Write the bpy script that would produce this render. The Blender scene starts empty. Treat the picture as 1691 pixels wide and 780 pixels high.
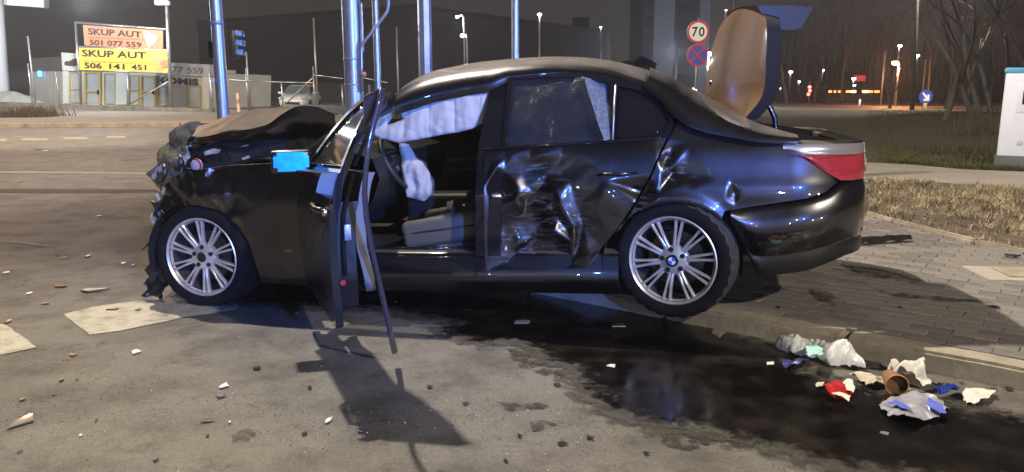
import bpy, bmesh, math, random
from mathutils import Vector, Matrix, noise
R=math.radians
random.seed(7)
sc=bpy.context.scene
COL=sc.collection
# ---------------------------------------------------------------- camera
W,H,F=1691,780,1277.0
TH=R(10.86); CH=1.34
cd=bpy.data.cameras.new('camera'); cam=bpy.data.objects.new('camera',cd); COL.objects.link(cam)
cam.location=(0,0,CH); cam.rotation_euler=(R(90)-TH,0,0)
cd.sensor_width=36; cd.lens=36*F/W; cd.clip_start=.05; cd.clip_end=3000
sc.camera=cam
# ---------------------------------------------------------------- night sky (city glow on low cloud)
wd=bpy.data.worlds.new('World'); sc.world=wd; wd.use_nodes=True
nt=wd.node_tree; bg=nt.nodes['Background']
tc=nt.nodes.new('ShaderNodeTexCoord'); nz=nt.nodes.new('ShaderNodeTexNoise'); nz.inputs['Scale'].default_value=1.6; nz.inputs['Detail'].default_value=3
cr=nt.nodes.new('ShaderNodeValToRGB')
cr.color_ramp.elements[0].position=.3; cr.color_ramp.elements[0].color=(.018,.0165,.0168,1)
cr.color_ramp.elements[1].position=.75; cr.color_ramp.elements[1].color=(.052,.045,.041,1)
nt.links.new(tc.outputs['Generated'],nz.inputs['Vector']); nt.links.new(nz.outputs['Fac'],cr.inputs['Fac'])
nt.links.new(cr.outputs['Color'],bg.inputs['Color']); bg.inputs['Strength'].default_value=1.0
# ---------------------------------------------------------------- colour management
sc.view_settings.view_transform='Standard'; sc.view_settings.look='None'; sc.view_settings.exposure=0; sc.view_settings.gamma=1
sc.render.engine='CYCLES'; sc.cycles.use_denoising=True
try: sc.cycles.denoiser='OPENIMAGEDENOISE'
except Exception: pass
sc.cycles.max_bounces=8; sc.cycles.sample_clamp_indirect=4; sc.cycles.caustics_reflective=False; sc.cycles.caustics_refractive=False
# ---------------------------------------------------------------- lamps of the place, with some unseen added ones
def lamp(name,loc,power,col,rad=.15,typ='POINT',spot=None,target=None):
    l=bpy.data.lights.new(name,typ); l.energy=power; l.color=col; l.shadow_soft_size=rad
    o=bpy.data.objects.new(name,l); o.location=loc; COL.objects.link(o)
    if typ=='SPOT':
        l.spot_size=R(spot); l.spot_blend=.5
        d=Vector(target)-Vector(loc); o.rotation_euler=d.to_track_quat('-Z','Y').to_euler()
    return o
WARM=(1.0,.80,.57); COOL=(.80,.88,1.0); SOD=(1.0,.42,.12); BLUE=(.16,.34,1.0)
KEY=(-3.1,8.0,10.0)
lamp('street_lamp_light',KEY,29500,(1,.885,.72),.16)
lamp('street_lamp_light',(7.5,-7.5,9.0),7500,(1,.88,.68),.2)
lamp('street_lamp_light',(-15,24,10),4200,(1,.50,.18),.2)
lamp('street_lamp_light',(-13,20,10),6500,(1,.85,.60),.2,'SPOT',112,(-15,25,0))
lamp('street_lamp_light',(-30,22,10),9000,(1,.85,.60),.2,'SPOT',125,(-31,25,0))
lamp('yard_light',(-29,41.5,5.5),2600,(.88,.96,1.0),.2)
lamp('yard_light',(-20.5,38.5,5.5),2300,(.88,.96,1.0),.2)
lamp('street_lamp_light',(25,45,9),9000,(1,.90,.74),.2,'SPOT',105,(22,44,0))
lamp('tower_fill_light',(22,108,6),4500,(.70,.80,1.0),.3)  # unseen lamp added to brighten the tower's pale strips
lamp('blue_beacon_light',(8.2,3.2,2.3),6500,(.06,.20,1.0),.12,'SPOT',40,(-1.0,8.4,4.3))
lamp('blue_beacon_light',(3.0,-4.5,2.3),5600,(.09,.24,1.0),.12,'SPOT',30,(-.7,4.6,1.85))
for q in ((6.0,-3.2,.8),(4.6,-4.0,.8),(-3.5,-7.5,.8),(-4.9,-7.2,.8),(1.2,-8.5,1.1)): lamp('added_glint_light',q,70,(.95,.97,1.0),.06)  # unseen lights added behind the camera for glints on the paint
lamp('blue_beacon_light',(-2.6,-7.0,2.5),260,(.13,.33,1.0),.08)
lamp('warm_lamp_light',(2.2,-9.5,3.2),260,(1,.78,.45),.12)  # unseen warm lamp behind the camera

# ---------------------------------------------------------------- view helpers: a pixel of the photograph -> a point of the place
def ray(px,py):
    u=(px-W/2)/F; v=(py-H/2)/F
    return (u,math.cos(TH)-v*math.sin(TH),-math.sin(TH)-v*math.cos(TH))
def G(px,py,z=0.0):
    d=ray(px,py); t=(z-CH)/d[2]; return Vector((d[0]*t,d[1]*t,z))
def D(px,py,Y):
    d=ray(px,py); t=Y/d[1]; return Vector((d[0]*t,Y,CH+d[2]*t))
def Pl(px,py,A,B,off=0):
    d=ray(px,py); nx,ny=(B[1]-A[1]),-(B[0]-A[0]); n=math.hypot(nx,ny); nx/=n; ny/=n
    if ny>0: nx,ny=-nx,-ny
    t=(nx*(A[0]+nx*off)+ny*(A[1]+ny*off))/(nx*d[0]+ny*d[1])
    return Vector((d[0]*t,d[1]*t,CH+d[2]*t))
# car frame: x to the tail, y to the far side, z up; origin under the rear axle
YAW=R(11); PIT=R(2.0); CO=Vector((1.031,4.975,.066))
CM=Matrix.Translation(CO)@Matrix.Rotation(-YAW,4,'Z')@Matrix.Rotation(-PIT,4,'Y'); CI=CM.inverted()
def lin(v,A,B):
    if v<=A[0]: return B[0]
    for i in range(len(A)-1):
        if v<=A[i+1]:
            t=(v-A[i])/(A[i+1]-A[i]); return B[i]+(B[i+1]-B[i])*t
    return B[-1]
def smo(v,A,B):           # smooth (monotone-ish hermite) interpolation
    n=len(A)
    if v<=A[0]: return B[0]
    if v>=A[-1]: return B[-1]
    for i in range(n-1):
        if v<=A[i+1]:
            h=A[i+1]-A[i]; t=(v-A[i])/h
            def sl(k):
                if k==0: return (B[1]-B[0])/(A[1]-A[0])
                if k==n-1: return (B[-1]-B[-2])/(A[-1]-A[-2])
                return (B[k+1]-B[k-1])/(A[k+1]-A[k-1])
            m0,m1=sl(i)*h,sl(i+1)*h
            return (2*t**3-3*t*t+1)*B[i]+(t**3-2*t*t+t)*m0+(-2*t**3+3*t*t)*B[i+1]+(t**3-t*t)*m1
PZ=[0,.12,.25,.45,.62,.74,.80,.93,1.0,1.15,1.3,1.38,1.45]
PW=[.84,.86,.885,.908,.918,.914,.900,.872,.84,.765,.675,.615,.50]
def side(x,z):
    w=smo(z,PZ,PW)
    if x>.1: w-=.02*((x-.1)/1.0)**2
    if x>.62:
        u=min(1,(x-.62)/.43); w-=.33*(1-math.sqrt(max(0,1-u*u)))
    if x<-2.6:
        u=min(1,(-2.6-x)/1.15); w-=.30*u**2.4
    return w
def Ly(px,py,y):
    d=Vector(ray(px,py)); a=CI@Vector((0,0,CH)); b=CI@(Vector((0,0,CH))+d); dl=b-a
    return a+dl*((y-a[1])/dl[1])
def L(px,py):
    y=-.88
    for _ in range(12):
        p=Ly(px,py,y); y=.5*y-.5*side(p[0],p[2])
    p=Ly(px,py,y); return (p[0],p[2])
# ---------------------------------------------------------------- object helpers
def link(o,parent=None):
    COL.objects.link(o)
    if parent is not None: o.parent=parent
    return o
def tag(o,label=None,cat=None,group=None,kind=None):
    if label: o['label']=label
    if cat: o['category']=cat
    if group: o['group']=group
    if kind: o['kind']=kind
    return o
def empty(name,loc=(0,0,0),rot=(0,0,0)):
    o=bpy.data.objects.new(name,None); o.empty_display_size=.2; o.location=loc; o.rotation_euler=rot
    return link(o)
def mesh_obj(name,me,mat=None,parent=None,loc=None,rot=None):
    if mat is not None and not me.materials: me.materials.append(mat)
    o=bpy.data.objects.new(name,me); link(o,parent)
    if loc is not None: o.location=loc
    if rot is not None: o.rotation_euler=rot
    return o
def obj(name,bm,mat,parent=None,smooth=None,loc=None,rot=None):
    me=bpy.data.meshes.new(name); bmesh.ops.recalc_face_normals(bm,faces=bm.faces) if smooth!='keep' else None
    bm.to_mesh(me); bm.free()
    if smooth:
        me.polygons.foreach_set('use_smooth',[True]*len(me.polygons))
        if smooth!='keep' and smooth is not True: me.set_sharp_from_angle(angle=R(smooth))
    ms=mat if isinstance(mat,(list,tuple)) else [mat]
    for m in ms: me.materials.append(m)
    o=bpy.data.objects.new(name,me); link(o,parent)
    if loc is not None: o.location=loc
    if rot is not None: o.rotation_euler=rot
    return o
def box(bm,c,s,M=None,mi=0):
    vs=[]
    for dz in (-.5,.5):
        for dx,dy in ((-.5,-.5),(.5,-.5),(.5,.5),(-.5,.5)):
            v=Vector((c[0]+dx*s[0],c[1]+dy*s[1],c[2]+dz*s[2]))
            vs.append(bm.verts.new(M@v if M else v))
    fs=[bm.faces.new([vs[i] for i in f]) for f in ((3,2,1,0),(4,5,6,7),(0,1,5,4),(1,2,6,5),(2,3,7,6),(3,0,4,7))]
    for f in fs: f.material_index=mi
    return vs
def rbox(bm,c,s,r=.02,seg=2,M=None):
    b2=bmesh.new(); box(b2,c,s)
    bmesh.ops.bevel(b2,geom=b2.edges[:],offset=r,segments=seg,affect='EDGES',profile=.5)
    if M: bmesh.ops.transform(b2,matrix=M,verts=b2.verts)
    merge(bm,b2)
def merge(bm,b2):
    me=bpy.data.meshes.new('tmp'); b2.to_mesh(me); b2.free(); bm.from_mesh(me); bpy.data.meshes.remove(me)
def tube(bm,pts,r,n=8,cap=True,flat=None):
    pts=[Vector(p) for p in pts]; rings=[]
    rr=r if isinstance(r,(list,tuple)) else [r]*len(pts)
    up=None
    for i,p in enumerate(pts):
        t=(pts[min(i+1,len(pts)-1)]-pts[max(i-1,0)]).normalized()
        if up is None: up=t.orthogonal().normalized()
        else: up=(up-t*up.dot(t)); up=up.normalized() if up.length>1e-6 else t.orthogonal().normalized()
        b=t.cross(up)
        k=flat if flat else 1
        rings.append([bm.verts.new(p+(up*math.cos(a)*rr[i]+b*math.sin(a)*rr[i]*k)) for a in [2*math.pi*j/n for j in range(n)]])
    for a,b in zip(rings,rings[1:]):
        for j in range(n): bm.faces.new((a[j],a[(j+1)%n],b[(j+1)%n],b[j]))
    if cap:
        bm.faces.new(rings[0][::-1]); bm.faces.new(rings[-1])
def lathe(bm,prof,n=48,axis='Y',M=None,close=False):
    rings=[]
    for (r,h) in prof:
        ring=[]
        for j in range(n):
            a=2*math.pi*j/n; c,s=math.cos(a)*r,math.sin(a)*r
            v=Vector((c,h,s)) if axis=='Y' else Vector((c,s,h))
            ring.append(bm.verts.new(M@v if M else v))
        rings.append(ring)
    pairs=list(zip(rings,rings[1:]))
    if close: pairs.append((rings[-1],rings[0]))
    for a,b in pairs:
        for j in range(n): bm.faces.new((a[j],a[(j+1)%n],b[(j+1)%n],b[j]))
    return rings
def disc(bm,c,r,n=32,M=None,axis='Y'):
    vs=[]
    for j in range(n):
        a=2*math.pi*j/n
        v=Vector((c[0]+r*math.cos(a),c[1],c[2]+r*math.sin(a))) if axis=='Y' else Vector((c[0]+r*math.cos(a),c[1]+r*math.sin(a),c[2]))
        vs.append(bm.verts.new(M@v if M else v))
    return bm.faces.new(vs)
def poly_sheet(bm,pts):
    return bm.faces.new([bm.verts.new(p) for p in pts])
def prism(bm,pts,dz):
    a=[bm.verts.new(p) for p in pts]; b=[bm.verts.new(Vector(p)+Vector((0,0,dz))) for p in pts]
    n=len(pts); bm.faces.new(a[::-1]); bm.faces.new(b)
    for i in range(n): bm.faces.new((a[i],a[(i+1)%n],b[(i+1)%n],b[i]))
def dens(loop,step,closed=True):
    out=[]; n=len(loop)
    for i in range(n if closed else n-1):
        a,b=loop[i],loop[(i+1)%n]; k=max(1,int(math.hypot(b[0]-a[0],b[1]-a[1])/step))
        for j in range(k): out.append((a[0]+(b[0]-a[0])*j/k,a[1]+(b[1]-a[1])*j/k))
    if not closed: out.append(loop[-1])
    return out
def fill2d(loops,step,stepz=None):
    """flat grid-cut sheet in (x,z) with optional holes; x->x, z->y of the bmesh"""
    bm=bmesh.new(); es=[]
    for lp in loops:
        vs=[bm.verts.new((p[0],p[1],0)) for p in dens(lp,step)]
        es+=[bm.edges.new((vs[i],vs[(i+1)%len(vs)])) for i in range(len(vs))]
    bmesh.ops.triangle_fill(bm,use_beauty=True,use_dissolve=False,edges=es,normal=(0,0,1))
    xs=[v.co.x for v in bm.verts]; ys=[v.co.y for v in bm.verts]
    stepz=stepz or step
    x=min(xs)+step*.53
    while x<max(xs):
        bmesh.ops.bisect_plane(bm,geom=bm.verts[:]+bm.edges[:]+bm.faces[:],plane_co=(x,0,0),plane_no=(1,0,0),dist=1e-5); x+=step
    y=min(ys)+stepz*.53
    while y<max(ys):
        bmesh.ops.bisect_plane(bm,geom=bm.verts[:]+bm.edges[:]+bm.faces[:],plane_co=(0,y,0),plane_no=(0,1,0),dist=1e-5); y+=stepz
    bmesh.ops.dissolve_degenerate(bm,edges=bm.edges[:],dist=1e-5)
    return bm
def panel(loops,step,ymap,thick=.02,edge=.0,inward=False):
    """body panel: outline in car (x,z), pushed to y=ymap(x,z), turned-in rim of depth thick"""
    bm=fill2d(loops,step)
    for v in bm.verts:
        x,z=v.co.x,v.co.y; v.co=Vector((x,ymap(x,z),z))
    be=[e for e in bm.edges if len(e.link_faces)==1]
    if thick:
        r=bmesh.ops.extrude_edge_only(bm,edges=be)
        for g in r['geom']:
            if isinstance(g,bmesh.types.BMVert): g.co.y+=thick if (g.co.y<0 or inward) else -thick
            elif isinstance(g,bmesh.types.BMFace) and inward: g.material_index=1
    return bm
def grid(bm,fn,nu,nv,mi=0):
    vs=[[bm.verts.new(fn(i/nu,j/nv)) for j in range(nv+1)] for i in range(nu+1)]
    for i in range(nu):
        for j in range(nv):
            try:
                f=bm.faces.new((vs[i][j],vs[i+1][j],vs[i+1][j+1],vs[i][j+1])); f.material_index=mi
            except ValueError: pass
    return vs
def solid(bm,t):
    bmesh.ops.recalc_face_normals(bm,faces=bm.faces)
    bmesh.ops.solidify(bm,geom=bm.faces[:],thickness=t)
def nv(x,y,z=0,s=1): return noise.noise(Vector((x*s,y*s,z*s)))
def rid(x,y,z,s): return noise.ridged_multi_fractal(Vector((x*s,y*s,z*s)),1.0,2.0,3,1.0,2.0)
# ---------------------------------------------------------------- materials
def mat(name,col,rough=.6,metal=0,coat=0,coatr=.05,spec=.5,var=0,vs=6,col2=None,bump=0,bs=60,rvar=0,trans=0,alpha=1,emit=None,es=0,sheen=0,ior=1.45,det=5,thr=None):
    m=bpy.data.materials.new(name); m.use_nodes=True; n=m.node_tree.nodes; l=m.node_tree.links; p=n['Principled BSDF']
    p.inputs['Base Color'].default_value=(*col,1); p.inputs['Roughness'].default_value=rough; p.inputs['Metallic'].default_value=metal
    p.inputs['Coat Weight'].default_value=coat; p.inputs['Coat Roughness'].default_value=coatr
    p.inputs['Specular IOR Level'].default_value=spec; p.inputs['IOR'].default_value=ior
    p.inputs['Transmission Weight'].default_value=trans; p.inputs['Alpha'].default_value=alpha
    if sheen: p.inputs['Sheen Weight'].default_value=sheen
    if emit: p.inputs['Emission Color'].default_value=(*emit,1); p.inputs['Emission Strength'].default_value=es
    t=n.new('ShaderNodeTexCoord')
    if var or col2 or rvar:
        z=n.new('ShaderNodeTexNoise'); z.inputs['Scale'].default_value=vs; z.inputs['Detail'].default_value=det; z.inputs['Roughness'].default_value=.65
        l.new(t.outputs['Object'],z.inputs['Vector'])
        c=n.new('ShaderNodeValToRGB'); a,b=thr or (.3,.7)
        c.color_ramp.elements[0].position=a; c.color_ramp.elements[1].position=b
        k2=col2 or tuple(min(1,x*(1+var)) for x in col); k1=col if col2 else tuple(x*(1-var) for x in col)
        c.color_ramp.elements[0].color=(*k1,1); c.color_ramp.elements[1].color=(*k2,1)
        l.new(z.outputs['Fac'],c.inputs['Fac']); l.new(c.outputs['Color'],p.inputs['Base Color'])
        if rvar:
            mr=n.new('ShaderNodeMapRange'); mr.inputs['To Min'].default_value=max(.02,rough-rvar); mr.inputs['To Max'].default_value=min(1,rough+rvar)
            mr.inputs['From Min'].default_value=.3; mr.inputs['From Max'].default_value=.7
            l.new(z.outputs['Fac'],mr.inputs['Value']); l.new(mr.outputs['Result'],p.inputs['Roughness'])
    if bump:
        z2=n.new('ShaderNodeTexNoise'); z2.inputs['Scale'].default_value=bs; z2.inputs['Detail'].default_value=6
        l.new(t.outputs['Object'],z2.inputs['Vector']); bn=n.new('ShaderNodeBump'); bn.inputs['Strength'].default_value=bump; bn.inputs['Distance'].default_value=.01
        l.new(z2.outputs['Fac'],bn.inputs['Height']); l.new(bn.outputs['Normal'],p.inputs['Normal'])
    return m
PAINT=mat('dark_metallic_paint',(.066,.066,.076),.29,1,1,.025,var=.1,vs=3,rvar=.04,bump=.006,bs=9)
def dust_paint(m,amt,col):
    n=m.node_tree.nodes; l=m.node_tree.links; p=n['Principled BSDF']; out=n['Material Output']
    # road dust settled on upward faces
    g=n.new('ShaderNodeNewGeometry'); s=n.new('ShaderNodeSeparateXYZ'); l.new(g.outputs['Normal'],s.inputs[0])
    a=n.new('ShaderNodeMapRange'); a.inputs['From Min'].default_value=.82; a.inputs['From Max'].default_value=.96; a.inputs['To Max'].default_value=amt; l.new(s.outputs['Z'],a.inputs['Value'])
    t=n.new('ShaderNodeTexCoord'); z=n.new('ShaderNodeTexNoise'); z.inputs['Scale'].default_value=7; z.inputs['Detail'].default_value=8; l.new(t.outputs['Object'],z.inputs['Vector'])
    r=n.new('ShaderNodeMapRange'); r.inputs['From Min'].default_value=.3; r.inputs['From Max'].default_value=.7; r.inputs['To Min'].default_value=.55; r.inputs['To Max'].default_value=1.1; l.new(z.outputs['Fac'],r.inputs['Value'])
    k=n.new('ShaderNodeMath'); k.operation='MULTIPLY_ADD'; k.inputs[2].default_value=.008; l.new(a.outputs['Result'],k.inputs[0]); l.new(r.outputs['Result'],k.inputs[1])
    d=n.new('ShaderNodeBsdfPrincipled'); d.inputs['Base Color'].default_value=(*col,1); d.inputs['Roughness'].default_value=.55
    mx=n.new('ShaderNodeMixShader'); l.new(k.outputs[0],mx.inputs[0]); l.new(p.outputs[0],mx.inputs[1]); l.new(d.outputs[0],mx.inputs[2]); l.new(mx.outputs[0],out.inputs['Surface'])
dust_paint(PAINT,.85,(.125,.107,.088))
DUST=mat('dusty_metallic_paint',(.012,.012,.012),.65,.0,.03,.3,var=.2,vs=5,rvar=.08,bump=.02,bs=40)
BLACKT=mat('black_plastic_trim',(.012,.012,.013),.38,bump=.05,bs=120)
BLACKG=mat('gloss_black_trim',(.008,.008,.010),.08,coat=.5)
MATTE=mat('dark_underbody',(.010,.010,.010),.85,var=.3)
dust_paint(DUST,.6,(.027,.0265,.026))
LIDM=mat('brown_reflection_lid',(.115,.068,.035),.5,.25,.35,.12,var=.1,vs=4,rvar=.05)  # brown reflected glow painted into the lid's colour
def scuffed():
    m=PAINT.copy(); m.name='scraped_paint'; n=m.node_tree.nodes; l=m.node_tree.links; out=n['Material Output']; src=out.inputs['Surface'].links[0].from_socket
    at=n.new('ShaderNodeAttribute'); at.attribute_name='scuff'
    t=n.new('ShaderNodeTexCoord'); mp=n.new('ShaderNodeMapping'); mp.inputs['Scale'].default_value=(5,5,26); mp.inputs['Rotation'].default_value=(0,.35,0); l.new(t.outputs['Object'],mp.inputs['Vector'])
    z=n.new('ShaderNodeTexNoise'); z.inputs['Scale'].default_value=2.2; z.inputs['Detail'].default_value=9; z.inputs['Roughness'].default_value=.72; l.new(mp.outputs['Vector'],z.inputs['Vector'])
    r=n.new('ShaderNodeMapRange'); r.inputs['From Min'].default_value=.53; r.inputs['From Max'].default_value=.66; l.new(z.outputs['Fac'],r.inputs['Value'])
    k=n.new('ShaderNodeMath'); k.operation='MULTIPLY'; l.new(r.outputs['Result'],k.inputs[0]); l.new(at.outputs['Fac'],k.inputs[1])
    d=n.new('ShaderNodeBsdfPrincipled'); d.inputs['Base Color'].default_value=(.26,.26,.29,1); d.inputs['Roughness'].default_value=.42; d.inputs['Metallic'].default_value=.6
    mx=n.new('ShaderNodeMixShader'); l.new(k.outputs[0],mx.inputs[0]); l.new(src,mx.inputs[1]); l.new(d.outputs[0],mx.inputs[2]); l.new(mx.outputs[0],out.inputs['Surface'])
    return m
SCRAPE=scuffed()
def scuff_attr(o,f):
    a=o.data.attributes.new('scuff','FLOAT','POINT'); a.data.foreach_set('value',[f(v.co) for v in o.data.vertices]); return o
RUB=mat('tyre_rubber',(.009,.009,.0095),.9,spec=.15,var=.3,vs=20,bump=.1,bs=80)
TREAD=mat('worn_tread_rubber',(.045,.042,.045),.75,var=.3,vs=30,bump=.15,bs=60)
ALLOY=mat('silver_alloy',(.62,.59,.53),.36,.6,.3,.1,var=.14,vs=9,rvar=.08)
ALLOYD=mat('rim_barrel_alloy',(.16,.155,.145),.45,.8,var=.25,vs=9)
IRON=mat('brake_iron',(.07,.055,.045),.5,.7,var=.4,vs=14)
CHROME=mat('bright_chrome',(.7,.7,.72),.12,1)
CLOTH=mat('airbag_fabric',(.52,.51,.48),.85,sheen=.3,var=.06,vs=12,bump=.25,bs=26)
CLOTH2=mat('driver_airbag_fabric',(.50,.48,.45),.85,sheen=.3,var=.1,vs=10,bump=.25,bs=30)
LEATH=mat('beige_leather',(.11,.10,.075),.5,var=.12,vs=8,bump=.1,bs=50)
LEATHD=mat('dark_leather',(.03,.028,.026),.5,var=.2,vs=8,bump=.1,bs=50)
TRIM=mat('pale_grey_door_trim',(.13,.128,.145),.55,var=.06,vs=10,bump=.05,bs=80)
CARPET=mat('cabin_carpet',(.016,.014,.013),.95,bump=.3,bs=120)
REDL=mat('red_lamp_lens',(.56,.045,.085),.12,coat=1,coatr=.03,trans=.25)
CLEARL=mat('clear_lamp_lens',(.55,.50,.55),.1,coat=1,trans=.3)
MIRG=mat('tinted_mirror_glass',(.02,.24,.50),.34,1,var=.38,vs=9)  # blue reflected light and its gradient put into the tint
GALV=mat('galvanised_steel',(.42,.43,.44),.38,.75,var=.18,vs=5,rvar=.1,bump=.03,bs=30)
GALVT=mat('thin_post_steel',(.36,.36,.37),.45,.5,var=.15,vs=5)
def broken_up(m,scale,a,b):
    n=m.node_tree.nodes; l=m.node_tree.links; p=n['Principled BSDF']; out=n['Material Output']
    t=n.new('ShaderNodeTexCoord'); z=n.new('ShaderNodeTexNoise'); z.inputs['Scale'].default_value=scale; z.inputs['Detail'].default_value=7; z.inputs['Roughness'].default_value=.7; l.new(t.outputs['Object'],z.inputs['Vector'])
    r=n.new('ShaderNodeMapRange'); r.inputs['From Min'].default_value=a; r.inputs['From Max'].default_value=b; l.new(z.outputs['Fac'],r.inputs['Value'])
    tr=n.new('ShaderNodeBsdfTransparent'); mx=n.new('ShaderNodeMixShader'); l.new(r.outputs['Result'],mx.inputs[0]); l.new(tr.outputs[0],mx.inputs[1]); l.new(p.outputs[0],mx.inputs[2]); l.new(mx.outputs[0],out.inputs['Surface'])
    return m
def glass(name,tint,alpha,rough=.02,crack=False,base=(.012,.012,.013)):
    m=bpy.data.materials.new(name); m.use_nodes=True; n=m.node_tree.nodes; l=m.node_tree.links
    for x in list(n):
        if x.type!='OUTPUT_MATERIAL': n.remove(x)
    out=[x for x in n if x.type=='OUTPUT_MATERIAL'][0]
    tr=n.new('ShaderNodeBsdfTransparent'); tr.inputs['Color'].default_value=(*tint,1)
    gl=n.new('ShaderNodeBsdfPrincipled'); gl.inputs['Base Color'].default_value=(.012,.012,.013,1); gl.inputs['Roughness'].default_value=rough; gl.inputs['Coat Weight'].default_value=.6; gl.inputs['Coat Roughness'].default_value=rough
    gl.inputs['Base Color'].default_value=(*base,1)
    mx=n.new('ShaderNodeMixShader'); mx.inputs[0].default_value=alpha
    l.new(tr.outputs[0],mx.inputs[1]); l.new(gl.outputs[0],mx.inputs[2]); l.new(mx.outputs[0],out.inputs['Surface'])
    if crack:
        t=n.new('ShaderNodeTexCoord')
        v=n.new('ShaderNodeTexVoronoi'); v.feature='DISTANCE_TO_EDGE'; v.inputs['Scale'].default_value=150
        mp=n.new('ShaderNodeMapping'); l.new(t.outputs['Object'],mp.inputs['Vector']); mp.inputs['Scale'].default_value=(1,.2,1)
        l.new(mp.outputs['Vector'],v.inputs['Vector'])
        r=n.new('ShaderNodeMapRange'); r.inputs['From Min'].default_value=.0; r.inputs['From Max'].default_value=.12; r.inputs['To Min'].default_value=1; r.inputs['To Max'].default_value=0
        l.new(v.outputs['Distance'],r.inputs['Value'])
        z=n.new('ShaderNodeTexNoise'); z.inputs['Scale'].default_value=7; l.new(t.outputs['Object'],z.inputs['Vector'])
        mm=n.new('ShaderNodeMath'); mm.operation='MULTIPLY'; l.new(r.outputs['Result'],mm.inputs[0]); l.new(z.outputs['Fac'],mm.inputs[1])
        c=n.new('ShaderNodeMix'); c.data_type='RGBA'; c.inputs['A'].default_value=(.012,.014,.02,1); c.inputs['B'].default_value=(.055,.065,.085,1)
        l.new(mm.outputs[0],c.inputs['Factor']); l.new(c.outputs['Result'],gl.inputs['Base Color'])
        b=n.new('ShaderNodeBump'); b.inputs['Strength'].default_value=.6; b.inputs['Distance'].default_value=.004
        l.new(v.outputs['Distance'],b.inputs['Height']); l.new(b.outputs['Normal'],gl.inputs['Normal'])
    return m
GLASS=glass('tinted_window_glass',(.10,.11,.10),.88,.06,False,(.05,.048,.040))  # olive base colour stands in for the lit road's reflection
GLASSD=glass('dark_window_glass',(.12,.12,.13),.72)
FROST=mat('crazed_window_glass',(.10,.12,.15),.35,coat=.8,coatr=.2,col2=(.20,.23,.29),vs=60,thr=(.45,.65),bump=.5,bs=120)
LIPM=mat('lid_lip_plastic',(.028,.028,.03),.5)
SILV=mat('silver_lamp_band',(.55,.55,.60),.22,.6,.5,.05)
GLASSC=glass('shattered_window_glass',(.10,.11,.12),.9,.18,True)
WSCR=glass('windscreen_glass',(.55,.60,.55),.42,.04)
# ================================================================ THE CAR
car=empty('wrecked_sedan',CO,(0,-PIT,-YAW))
tag(car,'wrecked dark saloon with crumpled nose, open driver door and raised boot lid','car')
def P(*pts): return [L(*p) for p in pts]
def seg(p,a,b):
    ax,ay=b[0]-a[0],b[1]-a[1]; t=max(0,min(1,((p[0]-a[0])*ax+(p[1]-a[1])*ay)/(ax*ax+ay*ay+1e-9)))
    return math.hypot(p[0]-a[0]-ax*t,p[1]-a[1]-ay*t),t
def pl(p,line):
    return min(seg(p,a,b)[0] for a,b in zip(line,line[1:]))
def gs(d,s): return math.exp(-(d/s)**2)
def sstep(a,b,x):
    t=max(0,min(1,(x-a)/(b-a))); return t*t*(3-2*t)
# --- crushed sheet metal of the struck side: flat facets between sharp creases (depth in metres, positive = pushed in)
import numpy as np
from mathutils.geometry import delaunay_2d_cdt
DP=[(801,249,0),(833,246,0),(880,243,0),(930,241,0),(970,239,0),(1011,236,0),(1045,234,0),(1080,232,0),(1102,226,0),(1085,262,0),(1073,290,0),(1049,333,0),(1030,362,0),(1017,381,0),(995,408,.012),(976,430,.006),(968,444,.003),(935,446,.004),(900,447,.004),(850,448,.003),(802,448,.002),(801,380,.004),(801,310,0),
 (813,266,0),(821,275,-.012),(834,261,.006),(848,256,.000),(820,305,.058),(813,318,.05),(833,284,.012),(849,300,.008),(857,318,.010),(851,332,.012),(836,338,.020),(814,338,.030),(828,318,.056),
 (866,271,.024),(894,258,.004),(893,270,.034),(886,264,.012),(921,266,.024),(955,248,.0),(951,275,.018),(940,300,.026),(862,288,.03),(905,290,.034),
 (871,311,.036),(868,342,.062),(891,331,.058),(904,320,.024),(918,314,.008),(925,331,.004),(912,336,.030),(880,322,.05),
 (899,345,.020),(915,383,.028),(945,403,.030),(970,422,.006),(926,343,.006),(946,376,.014),(965,406,.012),(975,420,.004),(917,361,.066),(935,382,.070),(955,404,.056),
 (884,374,.085),(880,398,.094),(905,401,.088),(893,390,.070),(862,365,.075),(846,380,.066),
 (834,436,.03),(842,419,.042),(857,403,.048),(873,396,.066),(870,426,.102),(900,431,.094),(934,431,.078),(852,434,.05),(888,436,.06),(915,418,.085),
 (815,364,.040),(829,376,.062),(812,398,.032),(830,405,.054),(816,430,.028),(806,350,.012),
 (961,331,.034),(986,352,.014),(1000,300,.004),(981,271,.004),(960,371,.048),(1000,380,.008),(985,401,.014),(948,330,.04),(941,436,.03),
 (1112,244,.018),(1101,262,.040),(1115,272,.006),(1120,290,.030),(1111,287,.042),(1127,304,0),(1092,285,0),(1078,300,.002),(1063,320,.044),(1053,346,.034),(1071,336,.008),(1086,320,0),(1046,368,.044),(1061,356,.012),(1034,376,.006),
 (1140,236,0),(1145,310,0),(1112,342,0),(1082,352,0),(1205,298,0),(1214,318,.026),(1223,322,0),(1216,340,.006),(1198,330,0),(1180,296,0),(1180,344,0),(1300,240,0),(1300,330,0),(1140,190,0),(1060,200,0),(760,230,0),(760,470,0),(1040,470,0)]
_pt=[L(a,b) for a,b,_ in DP]; _d=[c for _,_,c in DP]
_v,_e,_f,_ov,_oe,_of=delaunay_2d_cdt([Vector(p) for p in _pt],[],[],0,1e-5)
_dd=[ _d[o[0]] for o in _ov]
GX0,GZ0,GS=-1.15,.10,.004; _gx=np.arange(GX0,.62,GS); _gz=np.arange(GZ0,1.16,GS); _X,_Z=np.meshgrid(_gx,_gz,indexing='ij'); DG=np.zeros_like(_X)
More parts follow.
